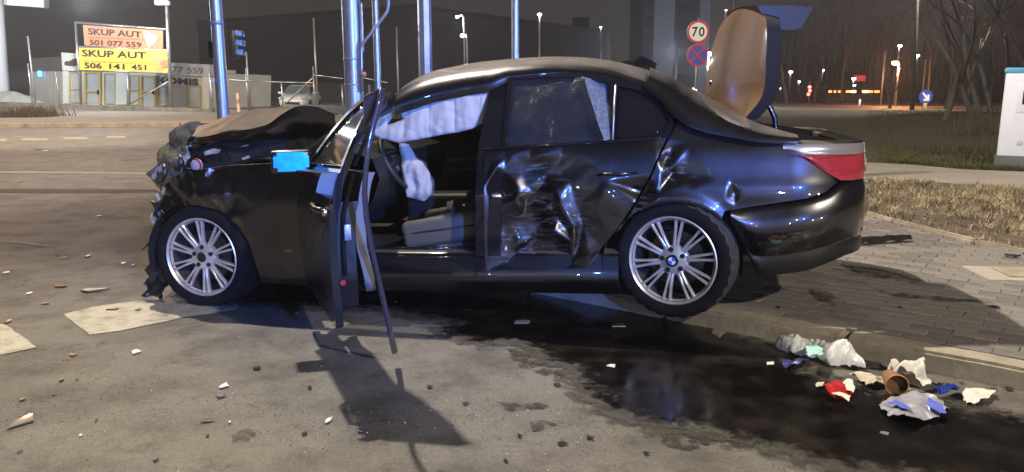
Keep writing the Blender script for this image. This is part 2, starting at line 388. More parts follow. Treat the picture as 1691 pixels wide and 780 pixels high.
for f in _f:
    (x1,z1),(x2,z2),(x3,z3)=[(_v[k][0],_v[k][1]) for k in f]; dt=(z2-z3)*(x1-x3)+(x3-x2)*(z1-z3)
    if abs(dt)<1e-9: continue
    a=((z2-z3)*(_X-x3)+(x3-x2)*(_Z-z3))/dt; b=((z3-z1)*(_X-x3)+(x1-x3)*(_Z-z3))/dt; c=1-a-b
    m=(a>=-1e-6)&(b>=-1e-6)&(c>=-1e-6); DG[m]=(a*_dd[f[0]]+b*_dd[f[1]]+c*_dd[f[2]])[m]
for _ in range(9):
    DG[1:-1,1:-1]=(DG[1:-1,1:-1]*2+DG[:-2,1:-1]+DG[2:,1:-1]+DG[1:-1,:-2]+DG[1:-1,2:])/6
def dent(x,z):
    i=(x-GX0)/GS; j=(z-GZ0)/GS; a,b=int(i),int(j)
    if a<0 or b<0 or a>=DG.shape[0]-1 or b>=DG.shape[1]-1: return 0
    u,v=i-a,j-b
    d=float(DG[a,b]*(1-u)*(1-v)+DG[a+1,b]*u*(1-v)+DG[a,b+1]*(1-u)*v+DG[a+1,b+1]*u*v)
    return d+min(1,d/.03)*(.0035*nv(x,z,3,9)+.0012*nv(x,z,6,24)) if d>0 else d
def yside(off=0): return lambda x,z:-(side(x,z)+off)
def ydent(off=0): return lambda x,z:-(side(x,z)+off)+dent(x,z)
# --- roof line
EX=[-2.08,-1.9,-1.68,-1.52,-1.33,-1.15,-1.0,-.9,-.6,-.35,-.13,-.01,.035,.12,.2,.45,.65]
EZ=[.93,1.03,1.14,1.215,1.268,1.300,1.315,1.358,1.375,1.35,1.275,1.19,1.12,1.06,1.03,.975,.962]
TX=[-2.10,-1.95,-1.7,-1.5,-1.35,-1.0,-.7,-.5,-.3,-.1,.17,.41,.65]
TZ=[.955,1.07,1.27,1.415,1.455,1.488,1.49,1.477,1.44,1.38,1.27,1.105,.985]
def loft(x,v):
    ze=lin(x,EX,EZ); zt=max(smo(x,TX,TZ),ze+.012); w=side(x,ze)+.004; s=1
    if v>1: v=2-v; s=-1
    a=v*math.pi/2; n=lin(x,[-.3,.12],[.8,1.02])
    return Vector((x,-s*w*math.cos(a)**n if a<1.5707 else 0,ze+(zt-ze)*math.sin(a)**n))
bm=bmesh.new()
grid(bm,lambda a,b:loft(-1.56+a*1.44,b*2)+Vector((0,0,.004*nv(a*6,b*9,1)+.0)),44,48)
be=[e for e in bm.edges if len(e.link_faces)==1]
for g in bmesh.ops.extrude_edge_only(bm,edges=be)['geom']:
    if isinstance(g,bmesh.types.BMVert): g.co.z-=.03; g.co.y*=.985
obj('roof',bm,PAINT,car,60)
for s in (0,1):
    f=(lambda x,v:loft(x,2-v)) if s else loft
    bm=bmesh.new(); grid(bm,lambda a,b:f(-2.08+a*.517,b*(.30-.06*a)),20,8); solid(bm,-.05); obj('windscreen_pillar',bm,PAINT,car,50)
    bm=bmesh.new(); grid(bm,lambda a,b:f(-.117+a*.767,b*(.52-.22*a*a)),26,14); solid(bm,-.04); obj('rear_pillar',bm,PAINT,car,50)
bm=bmesh.new(); grid(bm,lambda a,b:loft(-2.06+a*.50,.27+b*1.46)+Vector((0,0,-.012+.008*nv(a*5,b*9,4))),14,26); obj('windscreen',bm,WSCR,car,True)
bm=bmesh.new(); grid(bm,lambda a,b:loft(-.112+a*.53,.5+b*1.0)+Vector((0,0,-.014)),10,20); obj('rear_window',bm,GLASSD,car,True)
bm=bmesh.new(); tube(bm,[(-1.99,-.60,1.02),(-1.97,-.2,1.075),(-1.93,.25,1.09)],.010,6); tube(bm,[(-2.03,-.60,.985),(-1.99,-.1,1.055),(-1.96,.4,1.06)],.008,6); obj('wiper',bm,BLACKT,car,True)
bm=bmesh.new()   # roof aerial fin
for k in range(1): grid(bm,lambda a,b:Vector((-.22+.16*a,(.025*(1-b*.7))*math.cos(math.pi*a)*0+(b-.5)*.05*math.sin(math.pi*max(.02,a)**.7),1.42+.055*math.sin(math.pi*(1-abs(2*b-1))/2)*math.sin(math.pi*a**.6)+.0)),8,8)
obj('roof_aerial',bm,BLACKG,car,True)
# --- rear door (struck)
RD=P((801,249),(833,244),(930,238),(1011,234),(1080,230),(1102,226),(1085,262),(1073,290),(1049,333),(1030,362),(1017,381),(995,408),(978,430),(968,443),(900,446),(802,447))
rdoor=obj('rear_door',panel([RD],.008,ydent(),.03),SCRAPE,car,38); scuff_attr(rdoor,lambda c:max(0,min(.75,(dent(c.x,c.z)-.012)/.05)))
RF=P((829,247),(834,190),(840,123),(870,118),(920,115),(966,115),(1012,124),(1050,138),(1086,161),(1109,188),(1113,206),(1104,227),(1080,231),(1011,235),(930,240))
RW=P((846,131),(900,128),(966,127),(1007,139),(1010,230),(930,236),(836,241)); RQ=P((1022,143),(1045,147),(1070,157),(1096,181),(1105,201),(1095,215),(1081,225),(1014,230))
obj('window_frame',panel([RF,RW,RQ],.04,yside(.010),.03),BLACKG,rdoor,45)
CR1=P((964,127),(970,150),(980,180),(988,205),(998,232))
def crx(z): return lin(z,[q[1] for q in CR1][::-1],[q[0] for q in CR1][::-1])
def shat(x,z):
    q=x-crx(z); d=.004-.030*gs(q,.05)+.012*nv(x,z,2,5)+.003*nv(x,z,6,16)
    if q>0: d+=.30*q
    return -(side(x,z))+d
LW=[p_ for p_ in P((846,131),(900,128))]+CR1+P((930,236),(836,241))
obj('shattered_window',panel([LW],.014,shat,.004),GLASSC,rdoor,40)
RWs=CR1[:1]+P((1007,139),(1010,230))+CR1[::-1][:-1]
obj('window_shard',panel([RWs],.012,lambda x,z:shat(x,z)-.002,.004),FROST,rdoor,40)
bm=bmesh.new(); tube(bm,[(x,shat(x,z)-.004+.004*nv(x,z,1,40),z) for x,z in dens(CR1,.01,False)],.0035,5); obj('crazed_edge',bm,CHROME,rdoor,True)
obj('quarter_window',panel([RQ],.05,yside(-.004),.004),GLASSD,rdoor,True)
bm=bmesh.new()   # chrome strip between the panes
tube(bm,[(x,-(side(x,z)+.014),z) for x,z in P((1017,141),(1014,185),(1012,231))],.006,6); obj('window_divider',bm,GALV,rdoor,True)
bm=bmesh.new(); hp=P((985,290),(1000,288),(1025,287),(1052,286)); tube(bm,[(x,-(side(x,z)+(.012 if 0<i<3 else -.005)),z) for i,(x,z) in enumerate(hp)],[.007,.011,.011,.007],8); obj('door_handle',bm,PAINT,rdoor,True)
bm=bmesh.new(); tube(bm,[(x,-(side(x,z)+.006),z) for x,z in P((801,247),(930,239),(1011,234.5),(1080,230.5),(1102,226))],.006,6); obj('belt_moulding',bm,BLACKG,rdoor,True)
# --- quarter panel
Qt=[(x,lin(x,EX,EZ)) for x in (.055,.12,.2,.3,.45,.55,.64)]
Q=P((1108,224),(1106,227),(1088,264),(1077,291),(1053,334),(1034,364),(1024,380))
arc=[(.02+.355*math.cos(R(a)),.335+.335*math.sin(R(a))) for a in range(150,44,-7)]
QQ=Q+arc+P((1196,349),(1213,346),(1270,337),(1330,328),(1362,318),(1383,301),(1366,286),(1335,262),(1312,240))+Qt[::-1]
obj('rear_quarter_panel',panel([QQ],.012,lambda x,z:ydent()(x,z)-.012*gs(math.hypot(x-.02,z-.335)-.36,.03),.04),SCRAPE,car,38)
scuff_attr(car.children[-1] if False else [o for o in car.children if o.name=='rear_quarter_panel'][0],lambda c:max(0,min(.8,(dent(c.x,c.z)-.006)/.02)))
bm=bmesh.new()   # far quarter, undamaged
b2=panel([QQ],.05,yside(),.03)
bmesh.ops.scale(b2,vec=(1,-1,1),verts=b2.verts); obj('rear_quarter_panel',b2,PAINT,car,45)
# --- B pillar, sill
obj('centre_pillar',panel([[(-1.075,.37),(-.93,.37),(-.90,.98),(-.86,1.355),(-1.0,1.33),(-1.045,1.0)]],.03,yside(-.012),.05),BLACKG,car,45)
def sillmap(x,z):
    b=side(x,z)
    if z>.315: b-=.02+ .55*(z-.315)
    return -(b-.010*gs(z-.30,.012)-.012*gs(z-.345,.012))
bm=bmesh.new()
def sl(a,b):
    x=-2.10+a*1.83; zt=.375; zb=.145
    if b<=.72:
        z=zb+(zt-zb)*b/.72; bulge=.022*math.sin(math.pi*min(1,b/.5))
        return Vector((x,-(side(x,z)-.018+bulge+(-.03*max(0,(b-.5)/.22)))+.006*nv(x,z,2,3)*(x>-1),z+.012*(x+1.1)**2*.2))
    t=(b-.72)/.28; return Vector((x,-(side(x,.375)-.048)+.17*t,.375+.016*math.sin(math.pi*t)))
grid(bm,sl,70,30); obj('sill',bm,PAINT,car,35)
bm=bmesh.new(); tube(bm,[(-2.05,-.80,.392),(-1.1,-.80,.395)],.009,6); tube(bm,[(-2.05,-.86,.352),(-1.08,-.86,.355)],.008,6); obj('sill_trim',bm,BLACKG,car,True)
# --- rear bumper, valance, lamps, deck
def rpath(z,k,off=0):
    """k 0..1 along near side -> round the corner -> tail centre"""
    if k<=.75:
        t=k/.75; x=.28+.77*(1-(1-t)**2); return x,side(x,z)+off
    t=(k-.75)/.25; w0=side(1.05,z); y=w0*(1-t); return 1.05+off+.028*(1-(y/w0)**2),y
def band(zb,zt,k0,k1,off,nk=40,nz=12,s=1,bul=.014,inn=.02):
    bm=bmesh.new()
    def f(a,b):
        k=k0+(k1-k0)*a; x,_=rpath(.6,k); lo,hi=zb(x),zt(x); z=lo+(hi-lo)*b
        x,y=rpath(z,k,off+bul*math.sin(math.pi*min(1,max(0,b)))-(inn*(b>.985)))[:2]
        return Vector((x,-s*y,z))
    grid(bm,f,nk,nz); return bm
zt_=lambda x:lin(x,[.28,.33,.69,.81,.88,.95,1.2],[.632,.640,.685,.715,.755,.765,.765])
zm_=lambda x:lin(x,[.28,.34,.40,.45,.50,.72,.93,1.2],[.63,.54,.44,.385,.375,.41,.455,.46])
zb_=lambda x:lin(x,[.28,.34,.40,.47,.72,.93,1.2],[.628,.538,.43,.258,.295,.362,.38])
zmm=lambda x:max(zb_(x)+.002,min(zm_(x),.99))
bmp=None
for s in (1,-1):
    o=obj('rear_bumper',band(zmm,zt_,0.02,1,-.004,46,14,s,.042),PAINT,car,50)
    if s==1: bmp=o
    obj('rear_valance',band(zb_,lambda x:zmm(x)-.004,0.02,1,-.016,46,6,s,.010,.0),BLACKT,car,50)
    bm=band(lambda x:.472,lambda x:.505,.62,.72,.016,8,3,s,.006,0); obj('reflector',bm,REDL,o,True)
    lo=lambda x:lin(x,[.66,.68,.80,.875,.95,1.2],[.911,.900,.815,.772,.766,.766]); hi=lambda x:lin(x,[.66,1.2],[.912,.882])
    t=obj('tail_lamp',band(lo,hi,.185,.93,.006,50,10,s,.012,0),REDL,car,True)
    bm=bmesh.new()
    for q in range(5):
        zz=.80+.024*q; pts=[]
        for i in range(9):
            x,y=rpath(zz,.20+.56*i/8,.016)
            if zz>lo(x)+.012: pts.append((x,-s*y,zz))
        if len(pts)>2: tube(bm,pts,.003,5)
    obj('lamp_ribs',bm,REDL,t,True)
    bm=band(lambda x:lin(x,[.62,.68,1.2],[.94,.914,.885]),lambda x:lin(x,[.62,1.2],[.968,.945]),.165,1,.004,50,4,s,.006,0)
    obj('lamp_band',bm,SILV,t,50)
    bm=bmesh.new()
    def dk(a,b):
        k=.165+.835*a; x,y=rpath(.95,k); z=lin(x,[.62,1.2],[.968,.945])
        xi=min(x,.98); yi=min(y,.60)
        return Vector((x+(xi-x)*b,-s*(y+(yi-y)*b),z+.014*math.sin(math.pi*min(1,b*1.6))-.03*max(0,b-.6)))
    grid(bm,dk,36,8); obj('boot_gutter',bm,PAINT,car,50)
bm=bmesh.new()   # boot cavity
for f in ((( .1,-.62,.5),(1.0,-.62,.5),(1.0,.62,.5),(.1,.62,.5)),((.1,-.62,.5),(1.0,-.62,.5),(1.0,-.60,.95),(.42,-.60,1.05),(.1,-.60,1.05)),((.1,.62,.5),(1.0,.62,.5),(1.0,.60,.95),(.42,.60,1.05),(.1,.60,1.05)),((1.0,-.62,.5),(1.0,.62,.5),(.98,.60,.94),(.98,-.60,.94)),((.1,-.62,.5),(.1,.62,.5),(.1,.6,1.05),(.1,-.6,1.05)),((.1,-.6,1.05),(.1,.6,1.05),(.44,.56,1.06),(.44,-.56,1.06))): poly_sheet(bm,f)
obj('boot_liner',bm,CARPET,car)
# --- boot lid, standing open
NV=[0,.18,.45,.7,.88,1]
NE=[(.410,-.585,1.085),(.500,-.625,1.215),(.515,-.625,1.42),(.518,-.60,1.58),(.512,-.52,1.655),(.50,-.40,1.69)]
FE=[(.270,.56,1.06),(.255,.60,1.24),(.285,.61,1.45),(.335,.60,1.64),(.38,.52,1.715),(.42,.40,1.745)]
def cv(T,v): return Vector([smo(v,NV,[q[i] for q in T]) for i in range(3)])
def lid(a,b,off=0):
    p=cv(NE,b).lerp(cv(FE,b),a); c=math.sin(math.pi*a)
    p.x+=-.022*c**.5+off; p.z+=.018*c*b; 
    if off: p.y*=.985
    return p
bm=bmesh.new()
v1=grid(bm,lambda a,b:lid(a,b),26,26); v2=grid(bm,lambda a,b:lid(a,b,.075)-Vector((0,0,.02*b)),26,26,1)
for i in range(26):
    for j in (0,26):
        for q in ((v1[i][j],v1[i+1][j],v2[i+1][j],v2[i][j]),(v1[j][i],v1[j][i+1],v2[j][i+1],v2[j][i])): bm.faces.new(q).material_index=1
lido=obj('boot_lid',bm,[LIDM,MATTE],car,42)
bm=bmesh.new()
SEC=[(-.03,.012),(.10,.004),(.20,.0),(.295,-.012),(.285,-.03),(.235,-.115),(.20,-.125),(.06,-.12),(.02,-.06)]
n=len(SEC)
def flp(a,k):
    p=cv(NE,1).lerp(cv(FE,1),a); w=1-.10*abs(2*a-1)**3
    e=Vector((0,(-.12 if a<.5 else .12)*abs(2*a-1),0))
    return p+e+Vector((SEC[k][0]*w,0,SEC[k][1]-.004+.018*math.sin(math.pi*a)))
vv=[[bm.verts.new(flp(i/20,k)) for k in range(n)] for i in range(21)]
for i in range(20):
    for k in range(n): bm.faces.new((vv[i][k],vv[i][(k+1)%n],vv[i+1][(k+1)%n],vv[i+1][k]))
bm.faces.new(vv[0]); bm.faces.new(vv[20][::-1])
obj('boot_lid_lip',bm,LIPM,lido,35)
for pts,y in ((((1250,166),(1262,169),(1273,180),(1280,196),(1281,218),(1276,228)),-.46),(((1172,136),(1183,139),(1195,150),(1204,165),(1206,180)),.40)):
    bm=bmesh.new(); tube(bm,[Ly(px,py,y) for px,py in pts],.016,8); obj('boot_hinge',bm,PAINT,lido,True)
# --- bonnet: sprung and buckled
def bon(a,b):
    # a front->rear, b near->far
    A=[0,.25,.5,.66,.78,.88,.95,1]
    nx=smo(a,A,[-2.97,-2.75,-2.54,-2.43,-2.33,-2.23,-2.10,-1.985]); nz=smo(a,A,[1.065,1.09,1.115,1.145,1.205,1.245,1.24,1.19])
    cx=smo(a,A,[-3.42,-3.1,-2.82,-2.68,-2.58,-2.48,-2.36,-2.22]); cz=smo(a,A,[1.085,1.175,1.225,1.235,1.24,1.243,1.235,1.175])
    fx=smo(a,A,[-3.2,-2.95,-2.72,-2.6,-2.5,-2.4,-2.3,-2.16]); fz=smo(a,A,[1.0,1.12,1.19,1.2,1.2,1.19,1.16,1.08])
    t=b*2
    if t<=1: e=1-(1-t)**1.7; x=nx+(cx-nx)*t; z=nz+(cz-nz)*e; y=-.62*(1-t)
    else: t-=1; e=t**1.7; x=cx+(fx-cx)*t; z=cz+(fz-cz)*e; y=.66*t
    z+=.018*nv(x,y,2,3.5)+.007*nv(x,y,7,9)*math.sin(math.pi*a)+.016*(rid(x,y,3,2.6)-1.2)*sstep(.05,.3,a)*sstep(.98,.8,a)*min(1,b*6)
    return Vector((x,y,z))
bm=bmesh.new(); top=grid(bm,bon,46,40,0)
prev=[top[i][0] for i in range(47)]
for k in range(1,7):
    row=[]
    for i in range(47):
        p=bon(i/46,0); t=k/6; a=i/46
        drop=.05+.05*a+.10*sstep(.6,.9,a)
        row.append(bm.verts.new(p+Vector((.02*nv(i*.3,t*2,3),-.02*math.sin(t*3)+.07*t*sstep(.55,.9,a)+.018*nv(p.x*6,t*3,9),-drop*t))))
    for i in range(46):
        bm.faces.new((prev[i],prev[i+1],row[i+1],row[i])).material_index=1
    prev=row
hood=obj('bonnet',bm,[DUST,PAINT],car,40)
bm=bmesh.new(); grid(bm,lambda a,b:bon(.03+.94*a,.03+.94*b)-Vector((0,0,.035)),20,20); obj('bonnet_inner',bm,MATTE,hood,True)
# --- front wing
FW=[(-2.09,.925),(-2.35,.915),(-2.6,.905),(-2.8,.885),(-2.93,.855),(-3.03,.80),(-3.07,.73),(-3.09,.65),(-3.05,.62)]
FW+=[(-2.81+.355*math.cos(R(a)),.34+.335*math.sin(R(a))) for a in range(138,-6,-8)]+[(-2.43,.19),(-2.09,.17)]
def ywing(x,z):
    m=sstep(-2.35,-2.75,x)
    d=m*(.035*(rid(x,z,4,4.5)-1.0)*.6+.03*nv(x,z,6,6)+.012*nv(x,z,9,16))
    d+=.05*sstep(-2.7,-3.05,x)
    return -(side(x,z))+d
obj('front_wing',panel([FW],.014,ywing,.03),PAINT,car,38)
b2=panel([FW],.05,lambda x,z:-(side(x,z))+.04*m_(x)*nv(x,z,3,5) if (m_:=lambda q:sstep(-2.4,-2.9,q)) else 0,.03); bmesh.ops.scale(b2,vec=(1,-1,1),verts=b2.verts); obj('front_wing',b2,PAINT,car,45)
bm=bmesh.new()   # engine, strut towers, radiator pack: a crushed dark mass
for c,s,r in (((-2.65,0,.62),(.95,1.25,.5),.1),((-2.5,-.05,.86),(.6,.55,.14),.05),((-2.78,-.55,.82),(.24,.22,.16),.05),((-2.9,.3,.82),(.3,.4,.2),.05),((-3.16,0,.58),(.12,1.2,.5),.04),((-2.2,0,.75),(.2,1.3,.36),.04)):
    b2=bmesh.new(); box(b2,c,s); bmesh.ops.subdivide_edges(b2,edges=b2.edges[:],cuts=6,use_grid_fill=True)
    for v in b2.verts: v.co+=Vector((.04*nv(v.co.x,v.co.y,v.co.z,4),.03*nv(v.co.y,v.co.z,v.co.x,5),.03*nv(v.co.z,v.co.x,v.co.y+3,5)))
    merge(bm,b2)
obj('engine_bay',bm,MATTE,car,40)
# crushed nose pieces
def patch(name,pts,y,m,amp=.03,s=8,thick=.008,step=.012,lean=0,par=None,wrap=0):
    c=[(q[0],q[2]) for q in [Ly(px,py,y) for px,py in pts]]
    bm=fill2d([c],step); xm=sum(q[0] for q in c)/len(c); zm=sum(q[1] for q in c)/len(c)
    for v in bm.verts:
        x,z=v.co.x,v.co.y
        v.co=Vector((x,y+lean*(z-zm)+wrap*(x-xm)+amp*(rid(x,z,y*3,s)*.5-.5)+amp*.7*nv(x,z,y,s*1.7),z))
    solid(bm,-thick)
    return obj(name,bm,m,par or car,38)
OLIVE=mat('olive_lit_nose',(.17,.155,.095),.18,.3,1,.05,var=.4,vs=9)  # olive cast of lamp light put into the base colour
RAW=mat('torn_bare_plastic',(.34,.31,.24),.6,var=.25,vs=14,bump=.2,bs=40)
patch('nose_panel',[(258,264),(261,247),(272,233),(284,221),(296,212),(314,204),(334,200),(326,216),(317,228),(315,246),(296,252),(272,258)],-.55,OLIVE,.07,6,.012,lean=.35,wrap=-.35)
hl=patch('headlamp',[(232,289),(246,279),(262,263),(292,247),(316,240),(312,258),(303,276),(290,296),(262,307),(254,318),(246,309)],-.66,OLIVE,.06,7,.014,lean=-.2,wrap=-.3)
patch('lamp_lens',[(246,292),(258,277),(276,268),(274,276),(258,292),(250,298)],-.70,CLEARL,.015,9,.01,par=hl,wrap=-.3)
patch('torn_and_gap_piece',[(268,262),(286,256),(302,246),(314,240),(312,262),(304,272),(297,290),(291,276),(292,262),(280,262)],-.645,RAW,.05,9,.006)
patch('torn_and_gap_piece',[(254,322),(268,314),(288,299),(284,312),(276,324),(268,332),(266,352),(258,346),(261,334)],-.68,RAW,.05,9,.006)
patch('torn_and_gap_piece',[(338,251),(352,246),(366,247),(362,253),(348,255),(340,257)],-.60,RAW,.02,9,.006)  # tan piece put in for lit ground seen through a gap
patch('torn_and_gap_piece',[(398,262),(408,257),(418,268),(424,279),(412,274)],-.58,RAW,.02,9,.006)
patch('inner_wing',[(300,300),(312,262),(330,236),(345,228),(400,224),(440,214),(480,196),(545,196),(545,262),(470,262),(400,262),(340,300)],-.55,MATTE,.05,5,.01)
patch('crushed_rail',[(312,228),(322,226),(329,238),(322,256),(314,268),(306,282),(300,276),(308,254)],-.64,PAINT,.04,9,.012)
bm=bmesh.new(); c=Ly(325,273,-.68); bmesh.ops.create_icosphere(bm,subdivisions=3,radius=.042)
for v in bm.verts: v.co=Vector((v.co.x*1.0,v.co.y*.6,v.co.z))+c
il=obj('indicator_lamp',bm,CLEARL,car,True)
bm=bmesh.new(); tube(bm,[c+Vector((.038*math.cos(a),-.016,.040*math.sin(a))) for a in [R(k) for k in range(-40,91,10)]],.006,6); obj('lamp_ring',bm,REDL,il,True)
# what is left of the lamp unit, hoses, brackets and the cooling pack
for px,py,r in ((266,285,.052),(293,268,.046)):
    c=Ly(px,py,-.735); M=Matrix.Translation(c)@Matrix.Rotation(R(-38),4,'Z')@Matrix.Rotation(R(-14),4,'X')
    bm=bmesh.new(); lathe(bm,[(r*1.08,.012),(r*1.1,-.002),(r,-.006),(r*.86,.004),(r*.55,.03),(r*.2,.042)],24,M=M); o=obj('lamp_reflector',bm,CHROME,hl,True)
    bm=bmesh.new(); lathe(bm,[(r*1.14,.014),(r*1.16,-.004),(r*1.09,-.006)],24,M=M); obj('lamp_bezel',bm,BLACKT,hl,True)
for pts,r,y,m,nm in ((((332,258),(348,268),(372,276),(398,270),(424,262),(452,262)),.016,-.60,BLACKT,'hose'),(((318,250),(334,240),(362,236),(390,244),(412,240)),.012,-.58,BLACKT,'hose'),(((300,300),(322,292),(350,296),(380,288),(402,292)),.006,-.64,RAW,'wiring'),(((308,286),(330,280),(344,286),(366,282)),.005,-.65,REDL,'wiring')):
    bm=bmesh.new(); tube(bm,[Ly(px,py,y-.01*(k%2)) for k,(px,py) in enumerate(pts)],r,7); obj(nm,bm,m,car,True)
bm=bmesh.new()
for k in range(14): box(bm,(-3.235,-.5+.075*k,.62),(.03,.006,.42))
tag(obj('radiator_fins',bm,GALVT,car),kind='stuff')
bm=bmesh.new(); rbox(bm,(-3.25,0,.44),(.06,1.1,.12),.02,2,Matrix.Rotation(R(3),4,'Z')); obj('crash_beam',bm,MATTE,car,40)
for s_ in (-1,1):   # two grille surrounds hanging from the nose
    bm=bmesh.new(); tube(bm,[(-3.36-.02*nv(a,s_),s_*.15+.11*math.cos(2*math.pi*a/16)*(1+.1*nv(a,2)),.86+.085*math.sin(2*math.pi*a/16)) for a in range(17)],.010,6); obj('grille_surround',bm,CHROME,car,True)
patch('bumper_foam',[(252,352),(262,346),(272,352),(270,366),(262,372),(254,366)],-.70,RAW,.03,10,.02)
for k,(px,py) in enumerate(((352,312),(360,306),(366,300),(338,322),(346,318),(330,330),(372,318),(322,338))):
    bm=bmesh.new(); c=Ly(px,py,-.872); bmesh.ops.create_icosphere(bm,subdivisions=1,radius=.006+.003*(k%3),matrix=Matrix.Translation(c)@Matrix.Diagonal((1.6,.4,.8,1))); obj('chrome_glint',bm,CHROME,car)  # small chrome beads put in for white glints on the wing
# ragged bumper skin round the front
bm=bmesh.new()
def fb(a,b):
    y=-.80+1.6*a; x=-3.20-.10*(1-(abs(y)/.8)**2.2)+.05*nv(y*4,b*4,2)+.06*abs(y)**3
    return Vector((x,y,.12+.44*b+.05*nv(y*9,b*2,7)*(1 if b<.2 or b>.8 else .2)))
grid(bm,fb,50,16); solid(bm,.01); obj('front_bumper',bm,BLACKT,car,40)
patch('bumper_remnant',[(266,352),(276,350),(280,362),(270,378),(264,392),(256,398),(258,408),(246,420),(252,432),(240,446),(246,458),(234,470),(243,478),(232,490),(252,489),(268,495),(276,470),(270,430),(280,396),(290,372),(285,352)],-.80,BLACKT,.05,9,.008)
patch('bumper_remnant',[(250,330),(262,336),(266,346),(258,352),(262,362),(252,356),(256,346)],-.74,BLACKT,.03,9,.008)
bm=bmesh.new(); tube(bm,[Ly(px,py,-.74) for px,py in ((262,385),(252,394),(244,404),(235,413))],[.008,.006,.006,.003],6); obj('dangling_cable',bm,BLACKT,car,True)
bm=bmesh.new(); tube(bm,[Ly(px,py,-.72) for px,py in ((262,366),(254,376),(258,388),(266,380),(270,368))],[.016,.02,.018,.014,.01],7); obj('fog_lamp_remnant',bm,RAW,car,True)
# --- underside, cabin floor
bm=bmesh.new(); rbox(bm,(-1.2,0,.22),(2.5,1.55,.12),.03); rbox(bm,(.25,0,.42),(1.3,1.3,.2),.05); rbox(bm,(0,0,.34),(.12,1.4,.1),.02); obj('underbody',bm,MATTE,car,40)
for s in (1,-1):
    for cx,cz,rr in ((.02,.335,.36),(-2.81,.34,.36)):
        bm=bmesh.new()
        def wl(a,b): 
            an=R(-12+204*a); return Vector((cx+rr*1.04*math.cos(an),-s*(.55+.33*b),cz+rr*1.0*math.sin(an)))
        grid(bm,wl,24,4); fs=[]
        c0=bm.verts.new((cx,-s*.55,cz)); 
        obj('wheel_arch_liner',bm,MATTE,car,True)
# --- far side (seen through the cabin and from other places)
FD=[(-2.09,.17),(-2.43,.19),(-2.09,.925),(-1.0,.99),(.0,1.0),(-.2,.62),(-.30,.45),(-.32,.17)]
b2=panel([[(-2.09,.17),(-2.085,.925),(-1.9,.955),(-1.0,.985),(.02,1.01),(-.05,.85),(-.2,.62),(-.30,.45),(-.32,.17)]],.08,yside(),.06); bmesh.ops.scale(b2,vec=(1,-1,1),verts=b2.verts); fd=obj('far_doors',b2,PAINT,car,45)
def offx(l,k): return l
fo=[(-2.05,.94)]+[(x,lin(x,EX,EZ)) for x in (-1.9,-1.68,-1.52,-1.33,-1.15,-.9,-.6,-.35,-.13,-.01)]+[(.03,1.02),(-1.0,.99)]
h1=[(-1.9,.985),(-1.66,1.10),(-1.5,1.17),(-1.33,1.225),(-1.12,1.262),(-1.06,1.262),(-1.05,1.01)]; h2=[(-.97,1.01),(-.93,1.30),(-.6,1.33),(-.36,1.305),(-.16,1.235),(-.06,1.17),(-.02,1.04)]
b2=panel([fo,h1,h2],.1,yside(.004),.03); bmesh.ops.scale(b2,vec=(1,-1,1),verts=b2.verts); obj('window_frame',b2,BLACKG,fd,45)
for h in (h1,h2):
    b2=panel([h],.12,yside(-.006),.004); bmesh.ops.scale(b2,vec=(1,-1,1),verts=b2.verts); obj('window_pane',b2,GLASSD,fd,True)
bm=bmesh.new(); grid(bm,lambda a,b:Vector((-2.0+1.9*a,.80-.06*math.sin(math.pi*b),.35+.58*b)),12,8); obj('inner_trim',bm,LEATHD,fd,True)
bm=bmesh.new(); tube(bm,[(-1.75,.72,.77),(-1.2,.72,.80),(-.95,.74,.80)],.02,6); tube(bm,[(-1.75,.73,.70),(-.95,.73,.73)],.010,6); obj('armrest',bm,GALVT,fd,True)
# --- cabin
bm=bmesh.new(); rbox(bm,(-1.1,0,.31),(1.9,1.5,.05),.02); obj('cabin_floor',bm,CARPET,car)
bm=bmesh.new()
def dash(a,b):
    y=-.74+1.48*a; pr=[(-2.0,.50),(-1.86,.55),(-1.74,.66),(-1.68,.80),(-1.72,.92),(-1.85,.965),(-2.05,.96)]
    i=b*6; k=min(5,int(i)); t=i-k; x=pr[k][0]+(pr[k+1][0]-pr[k][0])*t; z=pr[k][1]+(pr[k+1][1]-pr[k][1])*t
    return Vector((x,y,z+.02*math.exp(-((y+.37)/.2)**2)*b))
grid(bm,dash,18,18); obj('dashboard',bm,LEATHD,car,50)
SW=Matrix.Translation((-1.69,-.37,.86))@Matrix.Rotation(R(-28),4,'Y')
bm=bmesh.new()
def tor(a,b): return SW@Vector((.018*math.cos(2*math.pi*b),(.185+.018*math.sin(2*math.pi*b))*math.cos(2*math.pi*a),(.185+.018*math.sin(2*math.pi*b))*math.sin(2*math.pi*a)))
grid(bm,tor,40,8); bmesh.ops.remove_doubles(bm,verts=bm.verts,dist=1e-4)
for an in (0,180,270):
    d=Vector((0,math.cos(R(an)),math.sin(R(an)))); tube(bm,[SW@(d*.03),SW@(d*.18)],.016,6)
b2=bmesh.new(); rbox(b2,(-.01,0,0),(.05,.12,.12),.02,2,None); bmesh.ops.transform(b2,matrix=SW,verts=b2.verts); merge(bm,b2)
tube(bm,[SW@Vector((-.02,0,0)),SW@Vector((-.3,0,-.02))],.035,8)
obj('steering_wheel',bm,LEATHD,car,50)
